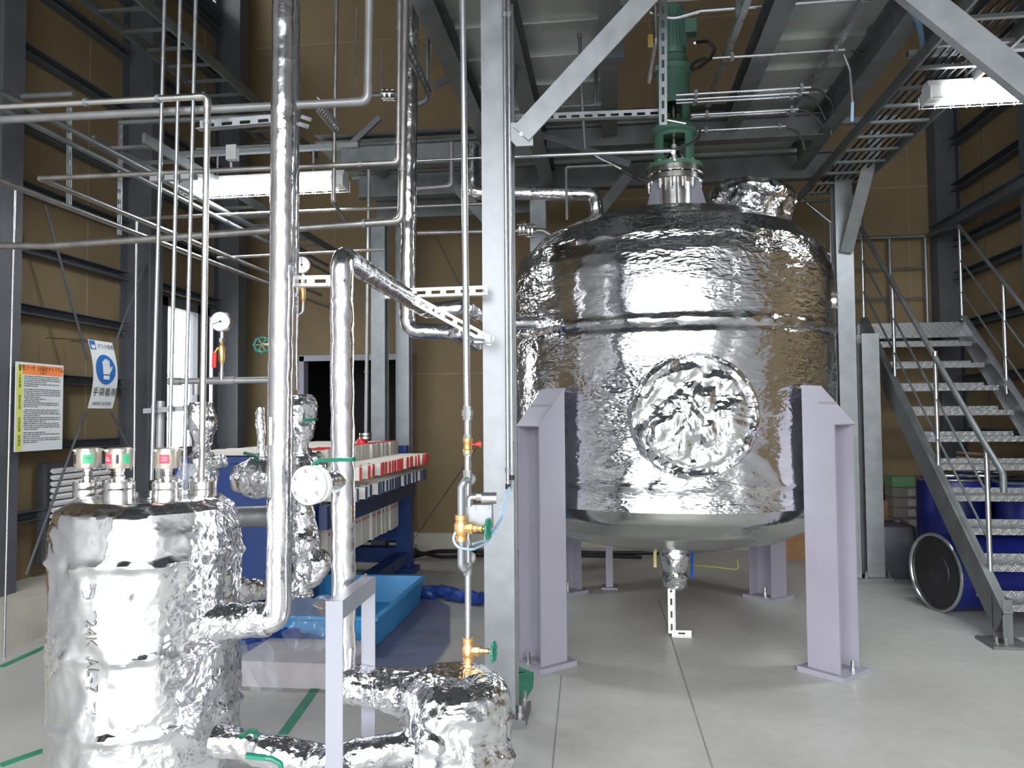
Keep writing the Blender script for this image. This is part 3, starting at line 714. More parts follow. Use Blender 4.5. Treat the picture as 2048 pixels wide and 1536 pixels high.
# seal water line and hoses at the agitator
thing('seal_pipe', 'slim horizontal pipe running from the foreground column to the agitator window', 'pipe', [('tube', MB().tube([PY(1015, 314, 4.6), PY(1345, 301, 4.6), PY(1350, 318, 5.4)], .0115, 10, .02), M['conduit']), ('fitting', MB().cyl(PY(1343, 302, 4.6), PY(1372, 290, 5.2), .011, 8).cyl(PY(1343, 302, 4.6), PY(1350, 302, 4.6), .018, 8), M['steel'])])
thing('flexible_hose', 'black hose looping from the seal pipe to the upper agitator window', 'hose', [('hose', MB().tube([PY(1368, 292, 5.2), PY(1395, 282, 5.2), PY(1402, 262, 5.2), PY(1390, 250, 5.2), PY(1372, 247, 5.2)], .009, 8, .06), M['black']), ('coupling', MB().cyl(PY(1372, 247, 5.2), PY(1335, 240, 5.2), .009, 8), M['steel'])])
thing('flexible_hose', 'black hose with steel couplings sloping down left of the tank neck', 'hose', [('hose', MB().tube([PY(1243, 338, 5.2), PY(1270, 354, 5.2), PY(1292, 362, 5.4)], .012, 8, .1), M['black']), ('coupling', MB().cyl(PY(1190, 310, 5.2), PY(1243, 338, 5.2), .009, 8), M['steel'])])
# slotted support under the drain nozzle, small things under the tank
def slotted(p, q, w_, label, sl=.045, pitch=.07, t=.003, up=V((0,1,0)), matn='white', name='slotted_angle', second=True, lip=None):
    """perforated angle: web plate with slots facing 'up' direction"""
    p, q = V(p), V(q); L = (q-p).length; d = (q-p)/L; a, b_ = frame(d, up); m = MB(); n = max(1, int(L/pitch)); pit = L/n; h = w_*.16
    W = w_/2
    for s in (-1, 1): m.prof(p+a*(s*(W+h)/2), q+a*(s*(W+h)/2), [(-(W-h)/2,-t/2),((W-h)/2,-t/2),((W-h)/2,t/2),(-(W-h)/2,t/2)], b_)
    for k in range(n+1):
        c = p + d*(pit*k); half = (pit-sl)/2
        s0, s1 = max(0, pit*k-half), min(L, pit*k+half)
        if s1 > s0: m.prof(p+d*s0, p+d*s1, [(-h,-t/2),(h,-t/2),(h,t/2),(-h,t/2)], b_)
    if second: m.prof(p-a*W, q-a*W, [(-t/2,0),(t/2,0),(t/2,-w_*.8),(-t/2,-w_*.8)] if lip is None else [(-t/2,0),(t/2,0),(t/2,lip),(-t/2,lip)], b_)
    return m
s1 = slotted((TX-.03, TY-.28, .02), (TX-.03, TY-.28, .36), .045, ''); s2 = slotted((TX-.03, TY-.29, .025), (TX+.1, TY-.29, .025), .04, '')
s1.add(s2.v, s2.f)
thing('drain_support', 'small L shaped slotted bracket standing under the tank drain', 'bracket', (s1, M['white']))
thing('thin_post', 'thin lilac grey post with foot plate behind the left tank legs', 'post', [('post', MB().span((-.06, 6.87, .015), (0, 6.93, .62)), M['lilac']), ('foot_plate', MB().span((-.1, 6.83, 0), (.04, 6.97, .015)), M['lilac'])])
thing('blue_hose', 'short bright blue tube hanging under the tank right of the drain', 'hose', (MB().cyl(PY(1384, 1100, 5.9), PY(1384, 1155, 5.9), .01, 8), mat('bright_blue_tube', (.02,.1,.6), .4)))
thing('earth_wire', 'thin yellow green wire strung under the tank right of the drain', 'wire', (MB().tube([PY(1362, 1128, 6.1), PY(1430, 1134, 6.1), PY(1478, 1140, 6.1), PY(1474, 1118, 6.1)], .004, 6, .05), mat('yellow_green_wire', (.4,.45,.05), .5)))
thing('valve_tag', 'yellowish handle beside the tank drain nozzle', 'valve handle', (MB().box(PY(1310, 1118, 5.5), (.02, .02, .11)), mat('yellow_tag', (.5,.45,.15), .5)))
M['ink'] = mat('pale_ink', (.17,.17,.16), .6)
# ================================================================== FOREGROUND VESSELS
def ring_fold(zs, w=.016, a=.012):
    def f(p, t, q):
        e = 0
        for i, z in enumerate(zs): e += a*math.exp(-((p.z-z-.012*noise.noise(p*6))/w)**2)*(.6+1.6*noise.noise(p*15+V((i*5,0,0))))
        e += .012*(.3-abs(noise.noise(V((p.x*7, p.y*7, p.z*2.2)))))
        return e
    return f
VX, VY, VR = -1.724, 2.75, .325
vz = PY(290, 992, 2.75).z
z1 = PY(290, 1135, 2.45).z; z2 = PY(290, 1325, 2.45).z; z3 = PY(290, 1480, 2.45).z
v1 = foil_lathe([(.02,vz+.01),(.15,vz+.008),(.25,vz-.004),(.30,vz-.04),(VR-.003,vz-.11),(VR,vz-.2),(VR,.3),(VR-.02,.22),(.2,.16),(.05,.14)], (VX, VY, 0), seg=170, step=.011, amp=.016, sc_=.9, extra=ring_fold([z1, z2, z3]))
stub1 = foil_tube([(VX+.2, VY-.12, PY(430,1240,2.7).z), PY(500, 1240, 2.75), PY(540, 1238, 2.75)], .062, .012, .03)
def wrapv(cx, cy, R, t0, z0): return wrap(cx, cy, R, t0, z0)
tv = math.asin(max(-1, min(1, (PY(190, 1300, 2.45).x-VX)/VR)))
rfold = ring_fold([z1, z2, z3])
def onv(y, z):
    t = tv+y/VR; p = V((VX+VR*math.sin(t), VY-VR*math.cos(t), z)); R = VR+.016*crumple(p, .9)+rfold(p, 0, 0)+.005
    return V((VX+R*math.sin(t), VY-R*math.cos(t), z))
zt_a, zt_b = PY(190, 1293, 2.45).z, PY(190, 1368, 2.45).z
txt = text_mb('24K  AL', lambda x, y, z: onv(y, zt_a-x), .058)
txt2 = text_mb('-7', lambda x, y, z: onv(y, zt_b-x), .058); txt.add(txt2.v, txt2.f)
lg = MB()
for t in (.6, 2.2, 3.8, 5.3): lg.bar((VX+.24*math.cos(t), VY+.24*math.sin(t), 0), (VX+.24*math.cos(t), VY+.24*math.sin(t), .24), .05, .05)
SPLIT.add('leg')
thing('foil_vessel', 'silver foil wrapped vessel at the lower left printed with sideways lettering', 'vessel',
      [('shell', v1, M['foil'], [('lettering', txt, M['ink'])]), ('leg', lg, M['whitegrey'])], loc=(VX, VY, 0))
WX, WY, WR = -.562, 2.75, .197
wz = PY(900, 1352, 2.72).z
v2 = foil_lathe([(.01,wz+.015),(.08,wz+.01),(.14,wz-.005),(.18,wz-.04),(WR,wz-.1),(WR+.004,.3),(WR-.02,.2),(.1,.16)], (WX, WY, 0), seg=130, step=.01, amp=.022, sc_=1.3, extra=ring_fold([wz-.16, .32]))
arm = foil_lathe([(.066,-.3),(.066,-.2),(.075,-.1),(.09,0)], (WX-.12, WY, PY(800,1390,2.75).z), (1,0,-.12), seg=60, step=.012, amp=.014, sc_=2)
plug = foil_lathe([(.045,0),(.04,.02),(.03,.035),(.005,.04)], (WX-.03, WY-WR+.0, PY(885,1490,2.55).z), (0,-1,0), seg=30, step=.01, amp=.01, sc_=2)
lg = MB()
for t in (.8, 2.4, 3.9, 5.5): lg.bar((WX+.12*math.cos(t), WY+.12*math.sin(t), 0), (WX+.12*math.cos(t), WY+.12*math.sin(t), .22), .03, .03)
thing('foil_vessel', 'small heavily crumpled foil vessel at the bottom centre beside the foreground column', 'vessel',
      [('shell', v2, M['foil_rough']), ('inlet_arm', arm, M['foil_rough']), ('inspection_plug', plug, M['foil_rough']), ('leg', lg, M['whitegrey'])], loc=(WX, WY, 0))

# ================================================================== FOIL PIPES
def fpipe(label, pts, r, amp=.005, bend=None, mat_='foil_pipe', name='foil_pipe', extra=(), sc_=1.8, step=.012, group=None):
    return thing(name, label, 'insulated pipe', [('lagging', foil_tube(pts, r, amp, bend, sc_=sc_, step=step), M[mat_])] + list(extra) if extra else (foil_tube(pts, r, amp, bend, sc_=sc_, step=step), M[mat_]), group)
zb = PY(556, 1240, 2.75).z
stk = MB()
p0 = PY(546, 850, 2.75)
fpipe('tall foil wrapped pipe in the foreground rising from the lower left vessel out of view', [PY(570, -90, 2.75), PY(557, 1243, 2.75), PY(440, 1243, 2.72)], .0455, .003, .05,
      extra=[('elbow_wrap', stub1, M['foil_rough']), ('sticker', MB().box(PY(541, 862, 2.695), (.01, .002, .1)), M['white'], 'small white sticker with dark marks')])
fpipe('foil wrapped pipe close behind the tall foreground foil pipe, half hidden by it', [PY(580, -60, 3.3), PY(575, 780, 3.3)], .046, .003)
fpipe('foil wrapped pipe bent at head height from the small vessel toward the big tank',
      [PY(740, 1378, 2.75), PY(689, 1372, 2.75), PY(683, 512, 2.75), V((PY(683, 512, 2.75).x, 4.12, PY(683, 512, 2.75).z-.02)), V((-.78, 4.12, 2.09)), V((-.76, 4.95, 2.1)), V((-.33, 5.12, 2.12))], .0425, .005, .06)
fpipe('foil wrapped riser left of the foreground column turning toward the tank at the bottom', [PY(824, -60, 4.4), PY(815, 600, 4.4), V((PY(815, 640, 4.4).x, 4.4, 2.0)), V((-.9, 4.42, 1.99)), V((-.85, 4.9, 1.95))], .044, .005, .07)
fpipe('large foil pipe crossing behind the foreground column near the tank shoulder', [PY(945, 290, 6.3), PY(945, 385, 6.3), PY(1190, 388, 6.3), PY(1197, 470, 6.3)], .057, .006, .06, name='foil_pipe')
fpipe('lagged pipe linking both foil vessels along the bottom edge', [PY(430, 1478, 2.5), PY(560, 1508, 2.5), PY(650, 1522, 2.52), PY(835, 1490, 2.62)], .05, .013, .1, mat_='foil_rough')
# valve bodies wrapped in foil behind the tall pipes
def blob(label, pts, r, rf, amp=.014, extra=()):
    ft = foil_tube(pts, r, amp, .04, seg=40, step=.011, sc_=2.2, rfun=rf)
    return thing('wrapped_valve', label, 'insulated valve', [('lagging', ft, M['foil_rough'])] + list(extra))
def lev(p, q, w_=.018):                       # lever handle with a cranked root
    p, q = V(p), V(q); d = (q-p).normalized(); m = MB(); m.tube([p-V((0,0,.02)), p, p+d*.03+V((0,0,.012)), q+V((0,0,.012))], w_*.42, 8, .012)
    m.bar(p+d*.05+V((0,0,.012)), q+V((0,0,.012)), w_, w_*.6); return m
blob('foil wrapped valve stack right behind the tall foreground pipe', [PY(598, 790, 3.3), PY(606, 1010, 3.3), PY(603, 1190, 3.3)], .055, lambda u: 1+.35*math.sin(u*19)+.1*math.sin(u*43),
     extra=[('lever', lev(PY(590, 848, 3.28), PY(633, 844, 3.22)), M['lever'], 'dark green lever')])
blob('crumpled foil elbow low behind the tall foreground pipe', [PY(612, 1120, 3.35), PY(640, 1125, 3.3), PY(625, 1155, 3.3), PY(560, 1180, 3.3), PY(480, 1178, 3.4)], .05, lambda u: 1+.2*math.sin(u*14))
blob('round foil wrapped valve between the lower left vessel and the tall pipe', [PY(480, 958, 3.4), PY(520, 955, 3.35), PY(560, 955, 3.3)], .085, lambda u: .72+.45*math.sin(PI*u), amp=.012,
     extra=[('lever', lev(PY(520, 918, 3.36), PY(490, 912, 3.25)), M['lever']), ('stem_wrap', foil_tube([PY(521, 815, 3.35), PY(523, 925, 3.35)], .022, .008, seg=20), M['foil_rough'])])
blob('foil wrapped valve below the grey cross pipe behind the thin riser', [PY(404, 805, 3.4), PY(405, 860, 3.4), PY(402, 905, 3.4), PY(408, 965, 3.4)], .05, lambda u: 1.05+.22*math.sin(u*8), amp=.016,
     extra=[('side_branch', foil_tube([PY(415, 930, 3.38), PY(445, 922, 3.34)], .03, .01, seg=24), M['foil_rough'])])
blob('foil wrapped coupling beside the top edge of the lower left vessel', [PY(600, 915, 3.6), PY(630, 925, 3.6), PY(640, 960, 3.6)], .05, lambda u: 1+.1*math.sin(u*20))
fpipe('plain foil pipe running behind the tall pipe level with the filter press rail', [PY(470, 1035, 3.9), PY(600, 1030, 3.9)], .055, .003, mat_='galv', name='foil_pipe')
# blind flange valve on the second foil pipe
fc = PY(615, 971, 2.58); bc = PY(684, 962, 2.75); ax = (fc-bc).normalized(); ax = (V((ax.x, ax.y-.75, 0))).normalized()
bl = MB().lathe([(.0,.0),(.066,.0),(.068,.003),(.068,.016),(.066,.019),(.0,.019)], fc-ax*.019, ax, 48, False)
bl2 = MB().lathe([(.035,-.10),(.035,-.052),(.066,-.052),(.067,-.034),(.06,-.032),(.03,-.03),(.03,-.022),(.06,-.021)], fc, ax, 48)
a_, b_2 = frame(ax); fb = MB()
for k in range(6):
    t = PI*k/3+.5; q = fc + (a_*math.cos(t)+b_2*math.sin(t))*.05; fb.lathe([(.008,-.065),(.008,-.05),(.005,-.05),(.005,.0),(.0085,.0),(.0085,.008),(.005,.008),(.005,.012)], q, ax, 6)
ngk = foil_tube([bc, fc-ax*.09], .04, .006, seg=30)
thing('blind_flange_valve', 'round white blind flange with green lever facing the viewer on the second foil pipe', 'valve',
      [('blind_flange', bl, M['offwhite']), ('valve_flange', bl2, M['offwhite']), ('flange_bolt', fb, M['steel']), ('neck_wrap', ngk, M['foil_rough']),
       ('lever', lev(PY(627, 928, 2.62), PY(708, 926, 2.5), .017), M['handle'], 'long green lever handle')])
# pale grey goalpost frame
fr1 = MB(); zt1 = PY(668, 1202, 2.4).z
a = PY(669, 1202, 2.4); b_ = PY(737, 1148, 2.78); b_.z = a.z = zt1; a2 = V((a.x, a.y, 0)); b2 = V((b_.x, b_.y, 0))
L1 = MB().bar(a2, a, .056, .006, up=UPY).bar(a2+V((-.026,.027,0)), a+V((-.026,.027,0)), .006, .055, up=UPY)
L2 = MB().bar(b2, b_, .05, .006, up=UPY).bar(b2+V((-.024,.024,0)), b_+V((-.024,.024,0)), .006, .05, up=UPY)
tb = MB().bar(a+V((0,0,-.003)), b_+V((0,0,-.003)), .05, .006).bar(a+V((.024,0,-.03)), b_+V((.024,0,-.03)), .006, .055)
thing('goalpost_frame', 'pale grey angle iron frame in front of the bent foil pipe', 'frame', [('leg', L1, M['whitegrey']), ('leg', L2, M['whitegrey']), ('top_bar', tb, M['whitegrey'])])
# ================================================================== SENSORS ON THE LEFT VESSEL
def sensor(px, pyt, Y, label, marks, tilt=0):
    c = PY(px, 985, Y); c.z = vz-.015; x, y = c.x, c.y; k = Y/1560*.98
    zz = lambda py: PY(px, py, Y).z
    fl = MB()
    for a, b_ in ((vz-.02, zz(978)), (zz(976), zz(963))): fl.lathe([(.0,a),(.052,a),(.053,a+.002),(.053,b_-.002),(.052,b_),(.0,b_)], (x, y, 0), (0,0,1), 36, False)
    bo = MB()
    for i in range(4):
        t = PI/4+PI/2*i+.3; bo.lathe([(.008, vz-.03),(.008, vz-.02),(.005, vz-.02),(.005, zz(963)),(.008, zz(963)),(.008, zz(958)),(.004, zz(956))], (x+.042*math.cos(t), y+.042*math.sin(t), 0), (0,0,1), 6)
    nk = MB().lathe([(.017, zz(963)),(.02, zz(958)),(.02, zz(952)),(.016, zz(950)),(.016, zz(944)),(.019, zz(943)),(.019, zz(937)),(.016, zz(936))], (x, y, 0), (0,0,1), 8)
    r = 27.5*k
    hd = MB().lathe([(.0,zz(936)),(r*.96,zz(936)),(r,zz(934)),(r,zz(903)),(r*.97,zz(901)),(r*.93,zz(897)),(r*.75,zz(895)),(.0,zz(894.5))], (x, y, 0), (0,0,1), 40, False)
    hd.ball((x, y-r*.97, zz(909)), .001, 4, 3) if 0 else None
    ears = MB()
    for i in range(4):
        t = PI/4+PI/2*i; ears.box((x+r*1.0*math.cos(t), y+r*1.0*math.sin(t), zz(900)), (.012, .012, .008), rz=t); ears.lathe([(.003,zz(941)),(.003,zz(935))], (x+r*.85*math.cos(t), y+r*.85*math.sin(t), 0), (0,0,1), 6)
    def patch(t0, t1, za, zb, e=.0008):
        m = MB(); n = 8; vs = []
        for i in range(n+1):
            t = t0+(t1-t0)*i/n
            for z in (za, zb): vs.append(V((x+(r+e)*math.sin(t), y-(r+e)*math.cos(t), z)))
        m.add(vs, [(2*i, 2*i+2, 2*i+3, 2*i+1) for i in range(n)]); return m
    sub = []
    for t0, t1, colr, word in marks:
        pm = patch(t0, t1, zz(926), zz(908)); tm = MB()
        if word:
            tm = text_mb(word, (lambda X, Y_, Z_, tc=(t0+t1)/2: V((x+(r+.0015)*math.sin(tc+X/r), y-(r+.0015)*math.cos(tc+X/r), zz(917)+Y_))), .009)
            sub.append(('label_plate', pm, M[colr])); sub.append(('label_print', tm, M['print' if colr == 'grn' else 'white']))
        else: sub.append(('label_plate', pm, M[colr]))
    return thing('level_sensor', label, 'sensor', [('housing', hd, M['cream'], sub), ('cap_lugs', ears, M['steel']), ('neck', nk, M['steel']), ('flange', fl, M['steel'], [('flange_bolt', bo, M['steel'])])])
M['cream'] = mat('champagne_coated_housing', (.5,.46,.38), .28, .7, .04)
M['grn'] = mat('green_label', (.05,.4,.2), .5); M['rl'] = mat('red_label', (.65,.04,.08), .5)
SPLIT.add('cap_lugs')
sensor(175, 895, 2.9, 'round sensor with a green label on the left vessel, leftmost of three', [(.25, 1.0, 'grn', 'Level\n1'), (-1.3, -.9, 'rl', None), (-.62, -.38, 'print', None)])
sensor(238, 897, 2.6, 'round sensor with a red label centred between its two neighbours on the left vessel', [(-.75, .0, 'rl', 'NO\nOPEN'), (.35, .55, 'print', None), (.85, 1.4, 'grn', 'L')])
sensor(335, 897, 2.68, 'round sensor with only a red label, rightmost of three on the left vessel', [(-.1, .65, 'rl', '====\n====')])
# ================================================================== PLAIN PIPES
def pipe(label, pts, r, m='pipe', bend=None, fit=1.22, clamps=(), cat='pipe', name='pipe', extra=(), group=None):
    pts = [V(p) for p in pts]; b = bend if bend is not None else r*2.6
    parts = [('tube', MB().tube(pts, r, 14, b), M[m])]
    if fit:
        for i in range(1, len(pts)-1):
            d0 = (pts[i-1]-pts[i]).normalized(); d1 = (pts[i+1]-pts[i]).normalized()
            if d0.angle(d1) > 2.9: continue
            k = r*4
            parts.append(('elbow', MB().tube([pts[i]+d0*k, pts[i], pts[i]+d1*k], r*fit, 14, b), M[m]))
    if clamps:
        cm = MB()
        for t in clamps:
            i = int(t); p = pts[i].lerp(pts[i+1], t-i); d = (pts[i+1]-pts[i]).normalized(); cm.lathe([(r*1.3, -.008), (r*1.3, .008)], p, d, 12)
        parts.append(('clamp', cm, M['galv']))
    return thing(name, label, cat, parts + list(extra), group)
def P3(*a): return [PY(*p) for p in a]
def nozzle(px, Y):
    x, y = PY(px, 970, Y).x, Y; zz = lambda py: PY(px, py, Y).z
    fl = MB()
    for a, b_ in ((vz-.02, zz(978)), (zz(976), zz(962))): fl.lathe([(.0,a),(.052,a),(.052,b_),(.0,b_)], (x, y, 0), (0,0,1), 36, False)
    bo = MB()
    for i in range(4):
        t = PI/4+PI/2*i; bo.lathe([(.009, vz-.03),(.009, vz-.02),(.005, vz-.02),(.005, zz(962)),(.009, zz(962)),(.009, zz(955)),(.004, zz(952))], (x+.042*math.cos(t), y+.042*math.sin(t), 0), (0,0,1), 6)
    return [('flange', fl, M['steel'], [('flange_bolt', bo, M['steel'])])]
hy = 2.85
pipe('bright vertical pipe flanged to the lower left vessel, turning left at its head', P3((-60, 217, hy), (415, 192, hy), (403, 968, hy)), .0128, 'steel', clamps=(.5, .8, 1.07), extra=nozzle(405, hy))
pipe('grey pipe crossing at the upper left and turning up right of the tall foil pipe', P3((-60, 243, 3.3), (735, 203, 3.3), (740, -60, 3.3)), .0185, 'pipe_grey', .05, 1.1)
pipe('long grey pipe crossing under the left lamp, turning up beside the foil riser', P3((-60, 492, 3.7), (98, 492, 3.7), (803, 442, 3.7), (812, -60, 3.7)), .0185, 'pipe', .08, 1.08, clamps=(1.9, 2.2))
pipe('grey pipe above the left lamp, turning up just left of the foil riser', P3((80, 357, 3.55), (796, 325, 3.55), (800, -60, 3.55)), .0125, 'pipe', .05, 1.15, clamps=(.9, 1.1))
a = PY(80, 357, 3.55)
pipe('pipe running away along the left bay from the elbow at the far left', [a, V((a.x, 7.4, a.z))], .0155, 'pipe')
a = PX(0, 362, -2.75); pipe('straight pipe running away at the far left below the elbow pipe', [V((a.x, a.y-.3, a.z)), V((a.x, 7.4, a.z))], .015, 'pipe')
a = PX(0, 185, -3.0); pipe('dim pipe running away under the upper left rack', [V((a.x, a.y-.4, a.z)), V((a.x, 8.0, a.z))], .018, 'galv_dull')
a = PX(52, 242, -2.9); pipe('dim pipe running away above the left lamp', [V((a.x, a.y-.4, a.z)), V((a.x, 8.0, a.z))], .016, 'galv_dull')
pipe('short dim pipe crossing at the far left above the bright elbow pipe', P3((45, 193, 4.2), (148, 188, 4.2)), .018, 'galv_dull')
pipe('thin dim pipe from the upper left rack crossing toward the tall foil pipe', P3((240, 245, 4.6), (540, 232, 4.6)), .016, 'galv_dull')
pipe('thin pipe crossing below the left lamp all the way to the foreground column', P3((272, 437, 5.6), (1000, 406, 5.6)), .0125, 'pipe')
pipe('thin pipe crossing behind the bend of the second foil pipe', P3((435, 516, 5.6), (770, 499, 5.6)), .011, 'pipe')
pipe('grey pipe emerging behind the foil riser toward the tank flanges', P3((835, 466, 5.9), (1085, 461, 5.9), (1120, 480, 5.9)), .019, 'pipe', .06, 1.05)
pipe('slender vertical pipe right of the tall foil pipe, ending in a bend below the lamp', P3((674, -60, 4.5), (667, 405, 4.5), (690, 440, 5.3)), .0125, 'pipe', .04, 1.1)
pipe('slim pipe with a bend below the rear cross beams right of the foil riser', P3((826, 378, 5.9), (903, 372, 5.9), (903, 285, 5.9)), .019, 'pipe_grey', .06, 1.1)
pipe('bright slim horizontal pipe right of the foil riser below the beams', P3((832, 322, 4.9), (972, 315, 4.9)), .008, 'conduit')
pipe('dim vertical pipe ending in an elbow right of the foil riser at the top', P3((856, -60, 4.8), (854, 200, 4.8), (836, 208, 4.8)), .016, 'galv_dull', .04, 1.2)
pipe('bright slim vertical tube at the top right of the foil riser', P3((864, -30, 5.2), (862, 135, 5.2)), .007, 'conduit')
pipe('vertical pipe with a red valve standing behind the filter press', P3((738, 340, 6.6), (732, 880, 6.6)), .0165, 'pipe_grey', clamps=(.75,),
     extra=[('flange', MB().lathe([(.055,-.02),(.055,0)], PY(731, 866, 6.6), (0,0,1), 20).lathe([(.055,-.05),(.055,-.03)], PY(731, 866, 6.6), (0,0,1), 20), M['steel']), ('valve_body', MB().ball(PY(724, 885, 6.6), .05), M['red'], 'red valve body')])
pipe('galvanised conduit on the left bay dropping behind the lower left vessel', P3((273, 432, 4.9), (268, 990, 4.9)), .0085, 'conduit')
pipe('thin silver conduit at the far left edge in front of the first wall post', P3((30, 380, 4.55), (8, 1320, 4.55)), .0075, 'conduit', clamps=(.26,))
pipe('slim silver tube just left of the grey riser near the top', P3((714, 15, 5.5), (711, 190, 5.5)), .006, 'conduit')
pipe('thin silver tube right of the grey riser near the top', P3((764, 95, 5.5), (762, 190, 5.5)), .006, 'conduit')
pipe('thin pipe rising behind the tank left shoulder, elbow at its head', P3((1230, 330, 5.2), (1132, 334, 5.2), (1134, 440, 5.2)), .009, 'galv_dull', .02, 1.3)
pipe('dark vertical pipe with a coupling hanging down behind the wide flat brace', P3((1156, -40, 4.9), (1162, 165, 4.9), (1170, 300, 4.9)), .011, 'galv_dull', clamps=(.55, .75, 1.0))
pipe('dim pipe with a bend under the deck behind the wide flat brace', P3((1192, 120, 5.4), (1190, 210, 5.4), (1060, 214, 5.4)), .011, 'galv_dull', .04, 1.2)
pipe('bright vertical pipe at the top in front of the agitator with a yellow tag', P3((1308, -60, 4.6), (1312, 80, 4.6), (1298, 165, 4.8)), .0135, 'pipe', .05, 1.1, extra=[('tag', MB().box(PY(1301, 82, 4.58), (.03, .01, .075)), mat('yellow_tag2', (.45,.35,.08), .5))])
# three slim conduits with strut clamps
for x0, x1, lab in ((331, 303, 'leftmost of the three bright slim conduits at the left'), (362, 338, 'middle of the three bright slim conduits at the left'), (393, 368, 'rightmost of the three bright slim conduits at the left')):
    pipe(lab, P3((x0, -60, 3.25), (x1, 960, 3.25)), .0088, 'conduit', clamps=(.41, .86), name='conduit', cat='conduit')
for y, x0, x1 in ((357, 303, 392), (820, 290, 383)):
    m = MB().bar(PY(x0, y+2, 3.28), PY(x1, y-4, 3.28), .03, .022, up=V((0,0,1)))
    thing('strut_channel', 'strut channel clamping the three slim conduits, ' + ('under the left end of the lamp' if y < 400 else 'at window sill height'), 'strut', (m, M['galv']))
pipe('thick grey stand pipe behind the slim conduits above the left vessel', P3((322, 802, 3.35), (318, 985, 3.35)), .0185, 'pipe_grey')
# ================================================================== GAUGES
def gauge(px, py, Y, R, label, ang, face=(0,-1,0), red=(0,0), stem=None):
    c = PY(px, py, Y); ax = V(face).normalized(); a, b_ = frame(ax)
    if a.x < 0: a = -a
    case = MB().lathe([(R*.95,-.035),(R,-.03),(R,.006),(R*.93,.008),(R*.93,.0)], c, ax, 40)
    dial = MB().lathe([(.0,.001),(R*.93,.001)], c, ax, 40, False)
    tk = MB()
    for k in range(25):
        t = math.radians(225 - k*270/24); l0 = .72 if k % 4 == 0 else .8; d = a*math.cos(t)+b_*math.sin(t)
        tk.bar(c+ax*.0022+d*R*l0, c+ax*.0022+d*R*.87, R*.022, .0006, up=ax)
    t = math.radians(ang); d = a*math.cos(t)+b_*math.sin(t)
    nd = MB().prof(c+ax*.004-d*R*.2, c+ax*.004+d*R*.8, [(-R*.03,-.0005),(R*.03,-.0005),(R*.01,.0005),(-R*.01,.0005)], ax); nd.lathe([(R*.1,.003),(R*.1,.008)], c, ax, 14)
    num = MB()
    for k, s in enumerate(('0', '0.2', '0.4', '0.6', '0.8', '1')):
        tt = math.radians(225-k*54); q = c+ax*.0022+(a*math.cos(tt)+b_*math.sin(tt))*R*.6
        tmm = text_mb(s, lambda X, Y_, Z_, q=q: q + a*X + b_*Y_, R*.17); num.add(tmm.v, tmm.f)
    tmm = text_mb('MPa', lambda X, Y_, Z_: c+ax*.0022+a*X+b_*(Y_-R*.4), R*.17); num.add(tmm.v, tmm.f)
    st = MB(); z0 = c.z-R
    st.lathe([(.009,-.03),(.009,.0)], (c.x, c.y+.015, z0), (0,0,1), 8).lathe([(.013,-.05),(.013,-.03)], (c.x, c.y+.015, z0), (0,0,1), 6)
    vb = MB().lathe([(.009,-.15),(.012,-.14),(.016,-.13),(.016,-.07),(.011,-.06),(.009,-.05)], (c.x, c.y+.015, z0), (0,0,1), 12); vb.tube([V((c.x-.012, c.y, z0-.075)), V((c.x-.022, c.y-.012, z0-.1)), V((c.x-.022, c.y-.014, z0-.13))], .005, 8, .01)
    lv = MB().bar(V((c.x-.012, c.y-.03, z0-.1)), V((c.x-.014, c.y-.03, z0-.17)), .02, .008, up=UPY)
    pt = [('case', case, M['steel'], [('dial', dial, M['dial']), ('dial_marks', tk, M['print']), ('numerals', num, M['print']), ('needle', nd, M['print'])]), ('stem', st, M['steel']), ('cock_valve', vb, M['brass']), ('valve_lever', lv, M['red'], 'red lever')]
    if stem: pt.append(('stem_pipe', MB().tube([V((c.x, c.y+.015, z0-.14))] + stem, .0085, 10, .03), M['conduit']))
    return thing('pressure_gauge', label, 'gauge', pt)
g1 = PY(443, 643, 3.45)
gauge(441, 643, 3.42, .047, 'white dial gauge with red lever standing on the grey cross pipe before the window', 200, (.12,-1,0), stem=[V((PY(443,745,3.435).x, 3.435, PY(443,760,3.435).z))])
c2 = PY(604, 530, 4.0)
gauge(604, 530, 4.0, .047, 'white dial gauge with red lever just right of the tall foil pipe at head height', 95, (.05,-1,0), stem=[V((c2.x, 4.015, PY(604, 628, 4).z)), V((c2.x-.06, 4.015, PY(604, 628, 4).z))])
cr = P3((340, 763, 3.45), (545, 760, 3.45)); fit = MB().cyl(PY(338, 763, 3.45), PY(362, 763, 3.45), .018, 14).cyl(PY(418, 762, 3.45), PY(470, 761, 3.45), .018, 14).cyl(PY(443, 762, 3.45), PY(443, 745, 3.45), .013, 12).cyl(PY(393, 768, 3.45), PY(393, 790, 3.45), .018, 14)
thing('pipe', 'grey cross pipe at window height carrying the left dial gauge', 'pipe', [('tube', MB().cyl(*cr, .0145, 14), M['pipe_grey']), ('fittings', fit, M['pipe_grey']), ('drop_leg', MB().cyl(PY(405, 766, 3.45), PY(405, 812, 3.42), .013, 12), M['galv_dull'])])
